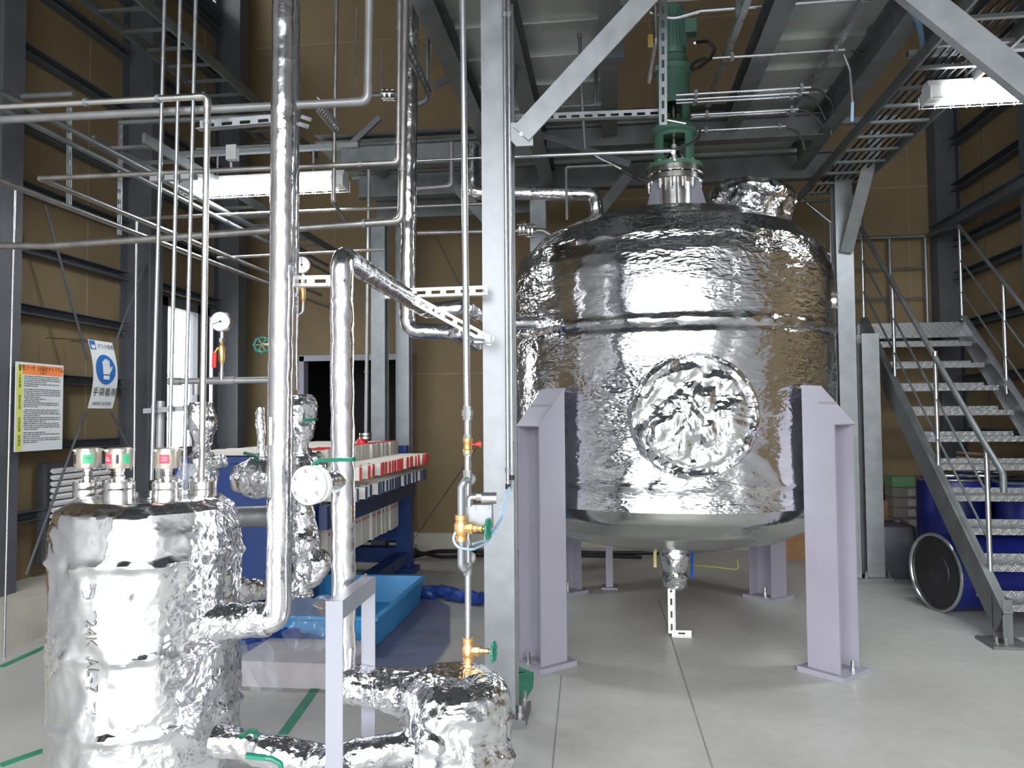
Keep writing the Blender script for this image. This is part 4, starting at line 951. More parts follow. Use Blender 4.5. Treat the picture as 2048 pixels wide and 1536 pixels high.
# ================================================================== BRASS VALVE LINE
by = 2.85; Bx = lambda y: 930 + (y)*.006
def globe(c, stemax, s=1.0, wheel=.037, label='', vert=V((0,0,1))):
    c = V(c); sa = V(stemax).normalized()
    body = MB().lathe([(.017*s,-.045*s),(.021*s,-.044*s),(.021*s,-.028*s),(.017*s,-.026*s),(.024*s,-.012*s),(.025*s,.01*s),(.017*s,.026*s),(.021*s,.028*s),(.021*s,.044*s),(.017*s,.045*s)], c, vert, 16)
    bon = MB().lathe([(.018*s,.01*s),(.018*s,.03*s),(.022*s,.031*s),(.022*s,.045*s),(.013*s,.047*s),(.012*s,.06*s),(.009*s,.062*s),(.009*s,.07*s),(.012*s,.071*s),(.012*s,.078*s),(.005*s,.08*s),(.005*s,.1*s)], c, sa, 8)
    hw = MB().torus(c+sa*.098*s, sa, wheel*.85*s, .0045*s, 30, 8)
    a, b_ = frame(sa)
    for k in range(4):
        t = PI*k/4; d = a*math.cos(t)+b_*math.sin(t); hw.bar(c+sa*.098*s-d*wheel*.85*s, c+sa*.098*s+d*wheel*.85*s, .006*s, .004*s, up=sa)
    for k in range(8):
        t = PI*k/4+.39; d = a*math.cos(t)+b_*math.sin(t); hw.ball(c+sa*.098*s+d*wheel*.87*s, .0065*s, 8, 5)
    return [('body', body, M['bronze']), ('bonnet', bon, M['brass']), ('handwheel', hw, M['handle'], 'green handwheel')]
r = .0125
tubes = [('tube', MB().cyl(PY(925, -60, by), PY(934, 815, by), r, 16).cyl(PY(935, 815, by), PY(936, 1290, by), r*1.0, 16).cyl(PY(936, 1310, by), PY(937, 1365, by), r*.95, 16), M['conduit'])]
un = MB(); fx = lambda y: PY(935, y, by)
for y0, y1, rr in ((812, 820, 1.35), (820, 832, 1.75), (832, 840, 1.45), (868, 876, 1.2), (905, 912, 1.25), (940, 962, 1.35), (1080, 1090, 1.35), (1122, 1150, 1.35)):
    un.lathe([(r*rr, 0), (r*rr, (fx(y0)-fx(y1)).length)], fx(y1), (0,0,1), 8)
tubes.append(('coupling', un, M['pipe_grey'])); SPLIT.add('coupling')
tubes.append(('ball_valve', MB().lathe([(.014,-.03),(.018,-.028),(.018,-.015),(.015,-.012),(.016,.012),(.018,.015),(.018,.028),(.014,.03)], fx(892), (0,0,1), 14), M['brass'], [('red_knob', MB().lathe([(.004,.0),(.004,.02),(.01,.022),(.01,.03),(.013,.031),(.013,.036)], fx(889)+V((.014,-.0,0)), (1,0,.05), 10), M['red'], 'small red knob')]))
# union rings seen face on (tees turned to the viewer) and bypass loop
byp = MB().tube([fx(960)+V((0,.0,0)), fx(960)+V((0,-.06,0)), PY(922, 975, by-.06), PY(922, 1130, by-.06), fx(1135)+V((-.0,-.05,0)), fx(1130)], r*1.05, 14, .018)
ring = MB()
for y in (960, 1118): ring.lathe([(r*1.9,-.035),(r*2.0,-.03),(r*2.0,-.018),(r*1.6,-.014)], fx(y)+V((.002,0,0)), (0,-1,0), 10)
tubes += [('bypass_loop', byp, M['galv']), ('union_ring', ring, M['pipe_grey'])]; SPLIT.add('union_ring')
gv = globe(PY(922, 1056, by-.06), (1, -.15, 0), 1.05)
tubes += [('globe_valve', gv[0][1], M['bronze'], [(gv[1][0], gv[1][1], M['brass']), (gv[2][0], gv[2][1], M['handle'], 'green handwheel')])]
gv = globe(PY(936, 1300, by), (1, -.12, 0), 1.0)
tubes += [('globe_valve', gv[0][1], M['bronze'], [(gv[1][0], gv[1][1], M['brass']), (gv[2][0], gv[2][1], M['handle'], 'green handwheel')])]
sol = MB().box(PY(962, 1032, by-.01), (.085, .05, .085)).box(PY(938, 1032, by-.01), (.03, .045, .075))
for dx in (-.025, .025): sol.lathe([(.007,0),(.007,.004)], PY(962, 1015, by-.036)+V((dx,0,0)), (0,-1,0), 8)
sc1 = MB().tube([PY(938, 1012, by-.03), PY(938, 994, by-.03), PY(955, 994, by-.03)], .0125, 12, .015); sc1.lathe([(.016,0),(.016,.03)], PY(953, 994, by-.03), (1,0,0), 8).lathe([(.021,0),(.021,.055)], PY(964, 996, by-.03), (1,0,0), 20)
tubes += [('solenoid_box', sol, M['galv']), ('silencer', sc1, M['conduit'])]
thing('valve_line', 'slim vertical water pipe left of the foreground column with bronze valves and green handwheels', 'pipe', tubes)
hs = MB().tube([PY(1019, 975, 3.72), PY(1005, 1035, 3.5), PY(975, 1085, 3.0), PY(945, 1100, 2.8), PY(915, 1095, 2.76), PY(905, 1078, 2.76), PY(912, 1062, 2.78)], .0045, 8, .12)
hs.tube([PY(1016, 978, 3.72), PY(1000, 1040, 3.5), PY(972, 1080, 3.0), PY(945, 1088, 2.86)], .0045, 8, .12)
for x, y, Y in ((1002, 1014, 3.55), (990, 1060, 3.3), (976, 1084, 3.0)): hs.cyl(PY(x-5, y-3, Y), PY(x+6, y+4, Y), .002, 5)
thing('air_tubing', 'pale blue air tubing curling from the column conduit to the solenoid valve', 'tubing', (hs, M['tube']))
for x0, x1, yb, lab in ((1008, 1016, 968, 'bright conduit fixed on the foreground column ending in a black cap'), (1017, 1024, 950, 'second bright conduit at the right edge of the foreground column')):
    thing('conduit', lab, 'conduit', [('tube', MB().cyl(PY(x0, -60, 3.80), PY(x1, yb, 3.80), .0095, 12), M['conduit']), ('clamp', MB().lathe([(.014,-.012),(.014,.012)], PY(x0+1, 30, 3.80), (0,0,1), 10).lathe([(.014,-.012),(.014,.012)], PY(x1, 940, 3.80), (0,0,1), 10), M['galv']), ('end_cap', MB().cyl(PY(x1, yb, 3.8), PY(x1, yb+10, 3.8), .0125, 12), M['black'])])
# ================================================================== SLOTTED ANGLES
def sthing(p, q, w_, label, m='white', lip=None, up=V((0,1,0)), extra=None):
    return thing('slotted_angle', label, 'slotted angle', (slotted(p, q, w_, label, up=up, lip=lip), M[m]))
sthing(PY(770, 588, 3.76), PY(975, 581, 3.76), .05, 'white slotted angle running left from the foreground column at head height')
sthing(PY(812, 590, 3.72), PY(985, 684, 3.72), .045, 'white slotted brace sloping down right to the foreground column')
sthing(PY(583, 563, 2.86), PY(660, 562, 2.86), .045, 'short white slotted angle tying the tall foil pipe to the bent one')
thing('clamp_bracket', 'small silver bracket clamping the valve line to the slotted brace', 'bracket', [('plate', MB().box(PY(966, 680, 3.4), (.075, .03, .03)), M['galv']), ('clamp', MB().tube([PY(966, 680, 3.38), PY(933, 678, 2.9), PY(933, 678, 2.82)], .006, 6, .02), M['galv'])])
sthing(PY(1010, 238, 4.4), PY(1322, 226, 4.4), .05, 'long slotted angle under the deck from the foreground column to the agitator', 'galv')
sthing(PY(1326, -20, 4.35), PY(1326, 250, 4.35), .045, 'upright slotted angle in front of the agitator motor', 'galv')
sthing(PY(400, 252, 2.95), PY(545, 240, 2.95), .045, 'slotted angle bracket left of the tall foil pipe at the upper left', 'galv')
sthing(PY(600, 240, 2.95), PY(620, 247, 2.95), .045, 'stub of slotted angle right of the tall foil pipe at the upper left', 'galv')
sthing(PX(141, 215, -3.0)+V((0,0,0)), PX(140, 410, -3.0), .02, 'perforated hanger strip hanging at the far left under the rack', 'galv')
sthing(PX(243, 250, -3.2), PX(240, 470, -3.2), .02, 'perforated hanger strip beside the left conduit below the rack', 'galv')
sthing(PY(640, 215, 3.4), PY(676, 260, 4.1), .05, 'short slotted arm under the elbow of the grey riser', 'galv')
sthing(PY(805, 70, 3.9), PY(860, 190, 4.7), .06, 'dark slotted arm crossing behind the foil riser at the top', 'galv_dull')
# cable rack along the upper left wall
tr = []
for x in (-3.75, -3.35): tr.append(('side_rail', MB().bar((x, 3.2, 4.55), (x, 8.6, 4.55), .02, .09), M['galv_dull']))
for k in range(17): tr.append(('rung', MB().bar((-3.75, 3.4+k*.31, 4.53), (-3.35, 3.4+k*.31, 4.53), .03, .02), M['galv_dull']))
thing('cable_tray', 'ladder cable tray high along the left wall', 'cable tray', tr)
tr = []
for x in (-3.3, -2.95): tr.append(('side_rail', MB().bar((x, 4.6, 3.3), (x, 8.2, 3.3), .02, .07), M['galv_dull']))
for k in range(12): tr.append(('rung', MB().bar((-3.3, 4.7+k*.3, 3.28), (-2.95, 4.7+k*.3, 3.28), .03, .02), M['galv_dull']))
thing('cable_tray', 'lower ladder tray in the left bay ending behind the left lamp', 'cable tray', tr)
# ================================================================== FILTER PRESS
PX0, PX1, PZ0, PZ1 = -2.85, -2.03, .46, 1.27
fp = []
fp.append(('head_plate', MB().span((-2.95, 5.0, .3), (-1.98, 5.14, 1.24)).span((-2.95, 4.96, 1.2), (-1.98, 5.18, 1.24)).span((-2.8, 4.9, .45), (-2.72, 5.0, 1.2)).span((-2.2, 4.9, .45), (-2.12, 5.0, 1.2)), M['bluepaint']))
fp.append(('tail_plate', MB().span((-2.9, 7.42, .3), (-1.98, 7.52, 1.22)), M['bluepaint']))
for x in (-2.98, -1.94): fp.append(('side_rail', MB().span((x-.03, 5.1, .74), (x+.03, 7.5, .9)), M['navy']))
for x, y in ((-2.8, 5.1), (-2.45, 5.1), (-2.8, 7.45), (-2.0, 7.45)):
    for _ in (0,):
        fp.append(('leg', MB().span((x-.07, y-.07, .05), (x+.07, y+.07, .75)), M['bluepaint'], [('foot_plate', MB().span((x-.12, y-.12, 0), (x+.12, y+.12, .05)), M['bluepaint'])]))
fp.append(('base_beam', MB().span((-2.8, 7.36, .1), (-2.0, 7.52, .24)).span((-2.07, 6.3, .1), (-1.95, 7.4, .2)).span((-2.87, 5.1, .1), (-2.75, 7.4, .2)), M['bluepaint']))
for i, o in enumerate([0]): pass
thing('filter_press', 'blue painted filter press frame standing behind the foil pipes at the left', 'machine', fp, loc=(-2.45, 6.2, 0))
root = None; n = 26; yy = 5.25
for i in range(n):
    y = 5.24 + i*(2.1/n); lab = 'white filter plate with red and blue handle ends in the press stack'
    if root is None:
        b = MB().span((PX0, y, PZ0), (PX1, y+.066, PZ1)).span((PX0+.05, y+.066, PZ0+.05), (PX1-.05, y+.072, PZ1-.05))
        root = thing('filter_plate', lab, 'filter plate', [('plate_body', b, M['poly']),
            ('handle', MB().span((PX1, y+.012, 1.06), (PX1+.30, y+.055, 1.15)), M['poly'], [('red_cap', MB().span((PX1+.295, y+.008, 1.055), (PX1+.306, y+.024, 1.155)), M['red']), ('slot_mark', MB().span((PX1-.1, y-.002, 1.265), (PX1-.02, y+.06, 1.276)), M['red'])]),
            ('handle', MB().span((PX1, y+.012, .915), (PX1+.28, y+.055, 1.0)), M['poly'], [('blue_cap', MB().span((PX1+.275, y+.008, .91), (PX1+.286, y+.024, 1.005)), M['navy'])]),
            ('drain_hole', MB().cyl((PX1-.001, y+.03, .66), (PX1+.003, y+.03, .66), .012, 8), M['red'])], 'filter plates in the press', loc=(-2.45, y, PZ0))
    else: dup(root, (-2.45+random.Random(i).uniform(-.012, .012) + (.0 if i > 5 else -.07*(i % 2)), y, PZ0), lab)
# light blue tray on the floor and the sheeting around it
def open_tray(x0, x1, y0, y1, h, fl=.03, t=.012):
    m = MB()
    o0 = [(x0+fl, y0+fl, .01), (x1-fl, y0+fl, .01), (x1-fl, y1-fl, .01), (x0+fl, y1-fl, .01)]
    o1 = [(x0, y0, h), (x1, y0, h), (x1, y1, h), (x0, y1, h)]
    l1 = [(x0-.02, y0-.02, h), (x1+.02, y0-.02, h), (x1+.02, y1+.02, h), (x0-.02, y1+.02, h)]
    l0 = [(a, b, c-.02) for a, b, c in l1]
    i1 = [(x0+t, y0+t, h), (x1-t, y0+t, h), (x1-t, y1-t, h), (x0+t, y1-t, h)]
    i0 = [(x0+fl+t, y0+fl+t, .025), (x1-fl-t, y0+fl+t, .025), (x1-fl-t, y1-fl-t, .025), (x0+fl+t, y1-fl-t, .025)]
    vs = o0+o1+l0+l1+i1+i0; f = [(3,2,1,0)]
    for a, b in ((0,4),(4,8),(8,12),(12,16),(16,20)):
        for k in range(4): f.append((a+k, a+(k+1)%4, b+(k+1)%4, b+k))
    f.append((20,21,22,23)); return m.add(vs, f)
thing('plastic_tray', 'big light blue plastic tray on the floor in front of the filter press', 'tray', (open_tray(-2.33, -1.5, 4.86, 6.15, .23), M['traymat']))
thing('board', 'tan board leaning inside the light blue tray', 'board', (MB().bar(V((-1.75, 5.0, .06)), V((-2.1, 5.5, .16)), .12, .012), M['lumber']))
def sheet(poly, z0, amp, step, label, m_, name='tarpaulin', sc_=2.5):
    xs = [p[0] for p in poly]; ys = [p[1] for p in poly]; m = MB(); idx = {}
    def inside(x, y):
        c = False
        for i in range(len(poly)):
            (x1, y1), (x2, y2) = poly[i], poly[i-1]
            if (y1 > y) != (y2 > y) and x < (x2-x1)*(y-y1)/(y2-y1)+x1: c = not c
        return c
    nx, ny = int((max(xs)-min(xs))/step), int((max(ys)-min(ys))/step); vs = []; fs = []
    def vid(i, j):
        if (i, j) not in idx:
            x, y = min(xs)+i*step, min(ys)+j*step; h = max(0, .25+noise.noise(V((x*sc_, y*sc_, 0)))*.6+.5*(.3-abs(noise.noise(V((x*sc_*3, y*sc_*3, 4)))))); idx[(i, j)] = len(vs); vs.append(V((x, y, z0+h*amp)))
        return idx[(i, j)]
    for i in range(nx):
        for j_ in range(ny):
            if inside(min(xs)+(i+.5)*step, min(ys)+(j_+.5)*step): fs.append((vid(i, j_), vid(i+1, j_), vid(i+1, j_+1), vid(i, j_+1)))
    m.add(vs, fs, True); return thing(name, label, 'sheet', (m, m_))
M['film'] = mat('blue_tinted_film', (.06,.09,.3), .3, alpha=.45); M['clearfilm'] = mat('clear_plastic_film', (.7,.75,.85), .12, alpha=.22, bump=.6, bs=14)
fz = lambda *a: [tuple(PZ(x, y, 0)[:2]) for x, y in a]
sheet(fz((480, 1290), (640, 1350), (760, 1350), (870, 1335), (900, 1290), (900, 1215), (850, 1190), (600, 1170), (480, 1200)), .004, .02, .014, 'translucent blue sheeting spread over the floor around the light blue tray', M['film'])
m = foil_tube([V((*PZ(835, 1196, 0)[:2], .05)), V((*PZ(890, 1200, 0)[:2], .06)), V((*PZ(962, 1212, 0)[:2], .05))], .05, .03, seg=24, step=.02, sc_=2.5)
thing('tarpaulin', 'bunched blue tarpaulin on the floor right of the light blue tray', 'sheet', (m, M['tarp']))
m = foil_tube([V((*PZ(505, 1300, 0)[:2], .06)), V((*PZ(580, 1305, 0)[:2], .07)), V((*PZ(660, 1330, 0)[:2], .05))], .07, .05, seg=24, step=.02, sc_=2)
thing('tarpaulin', 'bunched dark blue tarpaulin under the elbow of the tall foil pipe', 'sheet', (m, M['tarp']))
m = MB(); gx = 22; vs = []
for i in range(gx):
    for k in range(gx):
        u, v = i/(gx-1), k/(gx-1); p = PY(575+85*u, 1195+100*v, 3.9+.5*(1-v)); vs.append(p+V((0,0,.0))+noise.noise_vector(V((u*4, v*4, 2)))*.05)
m.add(vs, [(i*gx+k, (i+1)*gx+k, (i+1)*gx+k+1, i*gx+k+1) for i in range(gx-1) for k in range(gx-1)], True)
thing('plastic_film', 'crumpled clear plastic film left of the pale grey goalpost frame', 'sheet', (m, M['clearfilm']))
m = MB(); vs = []
for i in range(gx):
    for k in range(gx):
        u, v = i/(gx-1), k/(gx-1); p = PY(478+60*u+25*v, 1285+100*v, 2.95+.3*u); vs.append(p+noise.noise_vector(V((u*4, v*3, 7)))*.03)
m.add(vs, [(i*gx+k, (i+1)*gx+k, (i+1)*gx+k+1, i*gx+k+1) for i in range(gx-1) for k in range(gx-1)], True)
thing('plastic_film', 'clear plastic film hanging under the elbow of the tall foil pipe', 'sheet', (m, M['clearfilm']))
m = foil_tube([PY(352, 985, 3.05), PY(372, 955, 3.05), PY(380, 935, 3.08)], .05, .02, seg=24, step=.02, sc_=2, rfun=lambda u: 1.2-.5*u)
thing('plastic_bag', 'clear plastic bag standing behind the rightmost sensor', 'bag', (m, M['clearfilm']))
a, b_ = PZ(470, 1372, 0), PZ(700, 1378, 0)
thing('concrete_pad', 'low pale concrete pad on the floor between vessel and goalpost frame', 'plinth', (MB().span((a.x, a.y, 0), (-1.45, a.y+.45, .14)), mat('pad_concrete', (.45,.43,.45), .7)))
cab = MB().tube([V((-2.2, 7.9, .02)), V((-1.9, 8.3, .05)), V((-1.5, 8.5, .025)), V((-.9, 8.55, .025)), V((-.1, 8.5, .02)), V((.6, 8.6, .02))], .022, 8, .3)
thing('floor_cable', 'thick black cable lying on the floor along the back wall', 'cable', (cab, M['black']))
cab = MB().tube([V((-2.2, 7.75, .4)), V((-2.05, 7.9, .12)), V((-1.8, 8.1, .025)), V((-1.2, 8.3, .025)), V((-.4, 8.35, .025)), V((.3, 8.3, .02))], .018, 8, .3)
thing('floor_cable', 'second black cable dropping behind the filter press onto the floor', 'cable', (cab, M['black']))

# ================================================================== STAIRS
SX0, SX1, SY0, SY1, SZ = 2.5, 3.42, 5.42, 8.12, 2.39; NR = 11; rise = SZ/NR; run = (SY1-SY0)/NR
sl = V((0, SY1-SY0, SZ)).normalized()
M['checker'] = None
def checker():
    m, n, b = newmat('checker_plate'); L = n.links.new; b.inputs['Metallic'].default_value = .85; b.inputs['Base Color'].default_value = (.5,.52,.53,1); b.inputs['Roughness'].default_value = .3
    t = N(n, 'TexCoord'); outs = []; sx = N(n, 'SeparateXYZ'); cx = N(n, 'CombineXYZ'); ad = N(n, 'Math', operation='ADD'); L(t.outputs['Object'], sx.inputs[0]); L(sx.outputs[1], ad.inputs[0]); L(sx.outputs[2], ad.inputs[1]); L(sx.outputs[0], cx.inputs[0]); L(ad.outputs[0], cx.inputs[1])
    for sgn, off in ((1, 0), (-1, .5)):
        mp = N(n, 'Mapping'); mp.inputs['Rotation'].default_value = (0, 0, sgn*PI/4); mp.inputs['Location'].default_value = (off, off, 0); L(cx.outputs[0], mp.inputs[0])
        w1 = N(n, 'TexVoronoi', Scale=1.0); w1.inputs['Randomness'].default_value = 0
        m2 = N(n, 'Mapping'); m2.inputs['Scale'].default_value = (22, 60, 0); L(mp.outputs[0], m2.inputs[0]); L(m2.outputs[0], w1.inputs['Vector'])
        r = N(n, 'MapRange'); r.inputs['From Min'].default_value = .2; r.inputs['From Max'].default_value = .36; r.inputs['To Min'].default_value = 1; r.inputs['To Max'].default_value = 0; L(w1.outputs['Distance'], r.inputs[0]); outs.append(r)
    mx = N(n, 'Math', operation='MAXIMUM'); L(outs[0].outputs[0], mx.inputs[0]); L(outs[1].outputs[0], mx.inputs[1])
    bp = N(n, 'Bump', Strength=1.0, Distance=.004); L(mx.outputs[0], bp.inputs['Height']); L(bp.outputs[0], b.inputs['Normal']); return m
M['checker'] = checker()
st = []
for x, fl in ((SX0, 1), (SX1, -1)):
    a = V((x, SY0+.03, .16)); b_ = V((x, SY1+.0, SZ-.0)); off = V((0, .0, -.02))
    m = MB().chan(a+off, b_+off, .06, .2, .008, up=V((0,0,1)), flip=fl)
    m.chan(V((x, SY0+.05, 0.02)), V((x, SY0+.05, .3)), .06, .14, .008, up=V((0,-1,0)), flip=-fl)
    st.append(('stringer', m, M['galv_dull' if fl > 0 else 'galv'], [('foot_plate', MB().span((x-.12, SY0-.09, 0), (x+.12, SY0+.17, .02)), M['galv_dull']), ('anchor_bolt', MB().lathe([(.015,.02),(.015,.035),(.008,.035),(.008,.07)], (x-.08, SY0-.04, 0), (0,0,1), 6).lathe([(.015,.02),(.015,.035),(.008,.035),(.008,.07)], (x-.03, SY0-.05, 0), (0,0,1), 6), M['steel'])]))
for k in range(1, NR):
    z = rise*k; y = SY0+run*(k-.15)
    m = MB().span((SX0+.03, y, z-.004), (SX1-.03, y+run+.02, z)).span((SX0+.03, y-.004, z-.045), (SX1-.03, y, z)).span((SX0+.03, y+run+.02, z-.004), (SX1-.03, y+run+.024, z+.035))
    st.append(('tread', m, M['checker']))
st.append(('landing', MB().span((SX0-.05, SY1, SZ-.01), (3.5, 9.0, SZ)).span((SX0-.05, SY1-.004, SZ-.15), (3.5, SY1, SZ)).span((SX0-.05, SY1, SZ-.15), (SX0-.04, 9.0, SZ)), M['checker']))
fr_ = MB()
for y in (8.3, 8.6, 8.9): fr_.span((SX0, y, SZ-.1), (3.45, y+.05, SZ-.01))
st.append(('landing_joists', fr_, M['galv'])); SPLIT.add('landing_joists'); SPLIT.discard('landing_joists')
for py, pz0, pz1 in ((5.66, .32, 1.26), (6.45, 1.0, 1.98), (7.33, 1.68, 2.66), (8.14, 2.4, 3.35)):
    st.append(('post', MB().cyl((SX0+.02, py, pz0), (SX0+.02, py, pz1), .0165, 12), M['conduit'], [('post_foot', MB().box((SX0+.02, py, pz0), (.05, .09, .012)), M['galv'])]))
for py, pz0, pz1 in ((6.45, 1.0, 1.98), (7.27, 1.66, 2.62), (8.09, 2.4, 3.33)):
    st.append(('post', MB().cyl((SX1, py, pz0), (SX1, py, pz1), .0165, 12), M['conduit']))
rl_ = lambda x, dz: [V((x, 5.5, 1.13+dz)), V((x, 8.14, 3.35+dz))]
st.append(('handrail', MB().tube([V((SX0+.02, 5.44, .98)), V((SX0+.02, 5.44, 1.1)), V((SX0+.02, 5.66, 1.27)), V((SX0+.02, 8.16, 3.36)), V((SX0+.02, 8.16, 3.6))], .021, 12, .06), M['galv_dull']))  # darker steel than the posts: the rail's shade is put into its colour
st.append(('handrail', MB().tube([V((SX1, 5.6, 1.24)), V((SX1, 8.1, 3.34)), V((SX1, 8.9, 3.42)), V((SX0+.0, 8.93, 3.42))], .018, 12, .06), M['galv_dull']))
for x in (SX0+.02, SX1):
    for dz in (-.32, -.63): st.append(('mid_rail', MB().cyl(V((x, 5.68, 1.28+dz)), V((x, 8.12, 3.34+dz)), .009, 8), M['galv_dull']))
for px in (3.05, SX1): st.append(('post', MB().cyl((px, 8.92, SZ), (px, 8.92, 3.42), .0165, 12), M['galv']))
for z in (2.75, 3.08): st.append(('mid_rail', MB().cyl((SX0, 8.93, z), (SX1, 8.93, z), .009, 8), M['galv_dull']))
thing('staircase', 'galvanised steel staircase with checker plate treads rising at the right', 'stairs', st, loc=((SX0+SX1)/2, SY0, 0))
uf = [('stringer', MB().chan((2.42, 8.25, 2.3), (.9, 8.25, 3.75), .05, .2, .008), M['galv_dull']), ('stringer', MB().chan((2.42, 8.95, 2.3), (.9, 8.95, 3.75), .05, .2, .008), M['galv_dull'])]
for k in range(1, 7): uf.append(('tread', MB().span((2.42-k*.23, 8.28, 2.39+k*.218-.03), (2.42-k*.23+.24, 8.92, 2.39+k*.218)), M['checker']))
uf.append(('handrail', MB().tube([V((2.42, 8.25, 2.95)), V((2.42, 8.25, 3.3)), V((1.2, 8.25, 4.42))], .018, 10, .05), M['conduit']))
uf.append(('mid_rail', MB().tube([V((2.42, 8.25, 2.5)), V((2.42, 8.25, 2.95)), V((1.2, 8.25, 4.08))], .012, 10, .05), M['conduit']))
for x in (2.25, 1.85): uf.append(('post', MB().cyl((x, 8.25, 2.4+(2.42-x)*.95), (x, 8.25, 3.3+(2.42-x)*.92), .014, 8), M['conduit']))
thing('staircase', 'upper stair flight climbing left behind the big tank from the landing', 'stairs', uf, loc=(1.7, 8.6, 2.39))

# ================================================================== UNDER THE STAIRS
def drum(name, c, ax, label, lid, R_=.285, H=.88):
    pr = [(0,0),(R_*.97,0),(R_,.01),(R_,.27*H),(R_*1.025,.3*H),(R_,.33*H),(R_,.64*H),(R_*1.025,.67*H),(R_,.7*H),(R_,H-.03),(R_*.97,H-.01)]
    b = MB().lathe(pr, c, ax, 44, False); c = V(c); ax = V(ax).normalized(); e = c+ax*(H-.03)
    rim = MB().torus(e+ax*.02, ax, R_*.99, .013, 44, 8)
    l = MB().lathe([(R_*.98,0),(R_*.98,.012),(R_*.9,.014),(R_*.88,.004),(R_*.5,.004),(R_*.48,.01),(.05,.01),(.04,.016),(0,.016)], e+ax*.006, ax, 44, False)
    return thing(name, label, 'drum', [('body', b, M['drum']), ('lid_ring', rim, M['conduit']), ('lid', l, M[lid])])
e0 = PY(1873, 1150, 6.32); ax = V((-.96, -.27, 0)).normalized()
drum('drum', V((e0.x, e0.y, .293)) - ax*.86, ax, 'blue drum lying on its side under the stairs, black lid facing out', 'black')
thing('lid_mark', 'short white mark on the black lid of the lying drum', 'mark', (MB().box(V((e0.x, e0.y, .0))+ax*.025+V((.05, -.13, .29)), (.012, .012, .07)), M['white'])) if 0 else None
drum('drum', (2.98, 7.35, 0), (0,0,1), 'upright blue drum behind the stairs, nearest to the grey canister', 'drum', H=.93)
drum('drum', (3.45, 7.0, 0), (0,0,1), 'upright blue drum behind the stairs beside the right wall', 'drum', R_=.26, H=.93)
drum('drum', (3.43, 7.85, 0), (0,0,1), 'upright blue drum behind the stairs in the far corner', 'drum', R_=.27, H=.93)
def rbox(c, sx, sy, h, r, n=6, taper=0):
    rings = []
    for z, k in ((0, .9), (.03, 1), (h*.8, 1), (h*.95, .93), (h, .7)):
        ring = []
        for qx, qy, a0 in ((1,1,0), (-1,1,PI/2), (-1,-1,PI), (1,-1,1.5*PI)):
            for i in range(n+1):
                t = a0+PI/2*i/n; ring.append(V((c[0]+k*(qx*(sx/2-r)+r*math.cos(t)), c[1]+k*(qy*(sy/2-r)+r*math.sin(t)), c[2]+z)))
        rings.append(ring)
    return MB().loft(rings)
c = PZ(1793, 1160, 0)
thing('canister', 'big dark grey plastic canister on the floor left of the lying drum', 'canister', [('body', rbox((c.x+.02, c.y+.2, 0), .40, .36, .49, .11), M['carboy']), ('cap', MB().lathe([(.04,0),(.04,.03)], (c.x+.1, c.y+.22, .485), (0,0,1), 16), M['carboy'])])
x, y = PY(1820, 1060, 8.2).x, 8.25
thing('sack', 'pale plastic sack under the stack of small boxes', 'sack', (foil_lathe([(.02,0),(.2,.02),(.24,.15),(.22,.3),(.12,.36),(.01,.36)], (x, y, .0), seg=30, step=.03, amp=.04), mat('pale_sack', (.4,.4,.42), .7)))
zb_ = .37
for k in range(5):
    col = 'greenbox' if k == 4 else 'palebox'
    if k == 0: M['greenbox'] = mat('green_box', (.12,.26,.13), .6); M['palebox'] = mat('pale_box', (.2,.19,.16), .7); M['labelp'] = mat('box_label', (.42,.38,.4), .6)
    z = zb_+k*.1
    thing('small_box', ('green topped small box on top of the stack' if k == 4 else 'labelled small box, %s in the stack under the green topped box' % ('lowest', 'second lowest', 'second highest', 'highest')[k]) + '', 'box',
          [('carton', MB().span((x-.17, y-.1, z), (x+.14, y+.12, z+.095)), M[col]), ('label_sheet', MB().span((x-.03, y-.104, z+.015), (x+.13, y-.1, z+.08)), M['labelp' if k < 4 else 'greenbox'])])
x, y = PY(1768, 1020, 8.4).x, 8.45
thing('cardboard_box', 'brown cardboard box standing left of the stack of small boxes', 'box', (MB().span((x-.14, y-.14, .0), (x+.14, y+.2, .62)).add([V((x-.16, y-.18, .69)), V((x+.05, y-.1, .62)), V((x+.05, y+.1, .62)), V((x-.16, y+.1, .69))], [(0,1,2,3)]), M['card']))
x = PY(1718, 1100, 7.9).x
thing('jug', 'pale blue plastic jug half hidden behind the landing post', 'jug', (rbox((x, 7.95, 0), .2, .2, .36, .05), mat('pale_blue_jug', (.16,.22,.3), .5)))
x = PY(1585, 1100, 8.5).x
thing('cardboard_box', 'reddish brown box seen between the tank leg and the back wall', 'box', (MB().span((x-.12, 8.4, 0), (x+.2, 8.75, .45)), M['card']))
m = MB(); a, b_ = PY(1915, 905, 8.3), PY(1985, 911, 7.6); m.cyl(a, b_, .014, 8); m2 = MB().cyl(a-V((0,0,.05)), b_-V((0,0,.05)), .014, 8)
thing('tan_rail', 'upper tan tube behind the stairs at mid height', 'tube', (m, M['lumber'])); thing('tan_rail', 'lower tan tube behind the stairs at mid height', 'tube', (m2, M['lumber']))
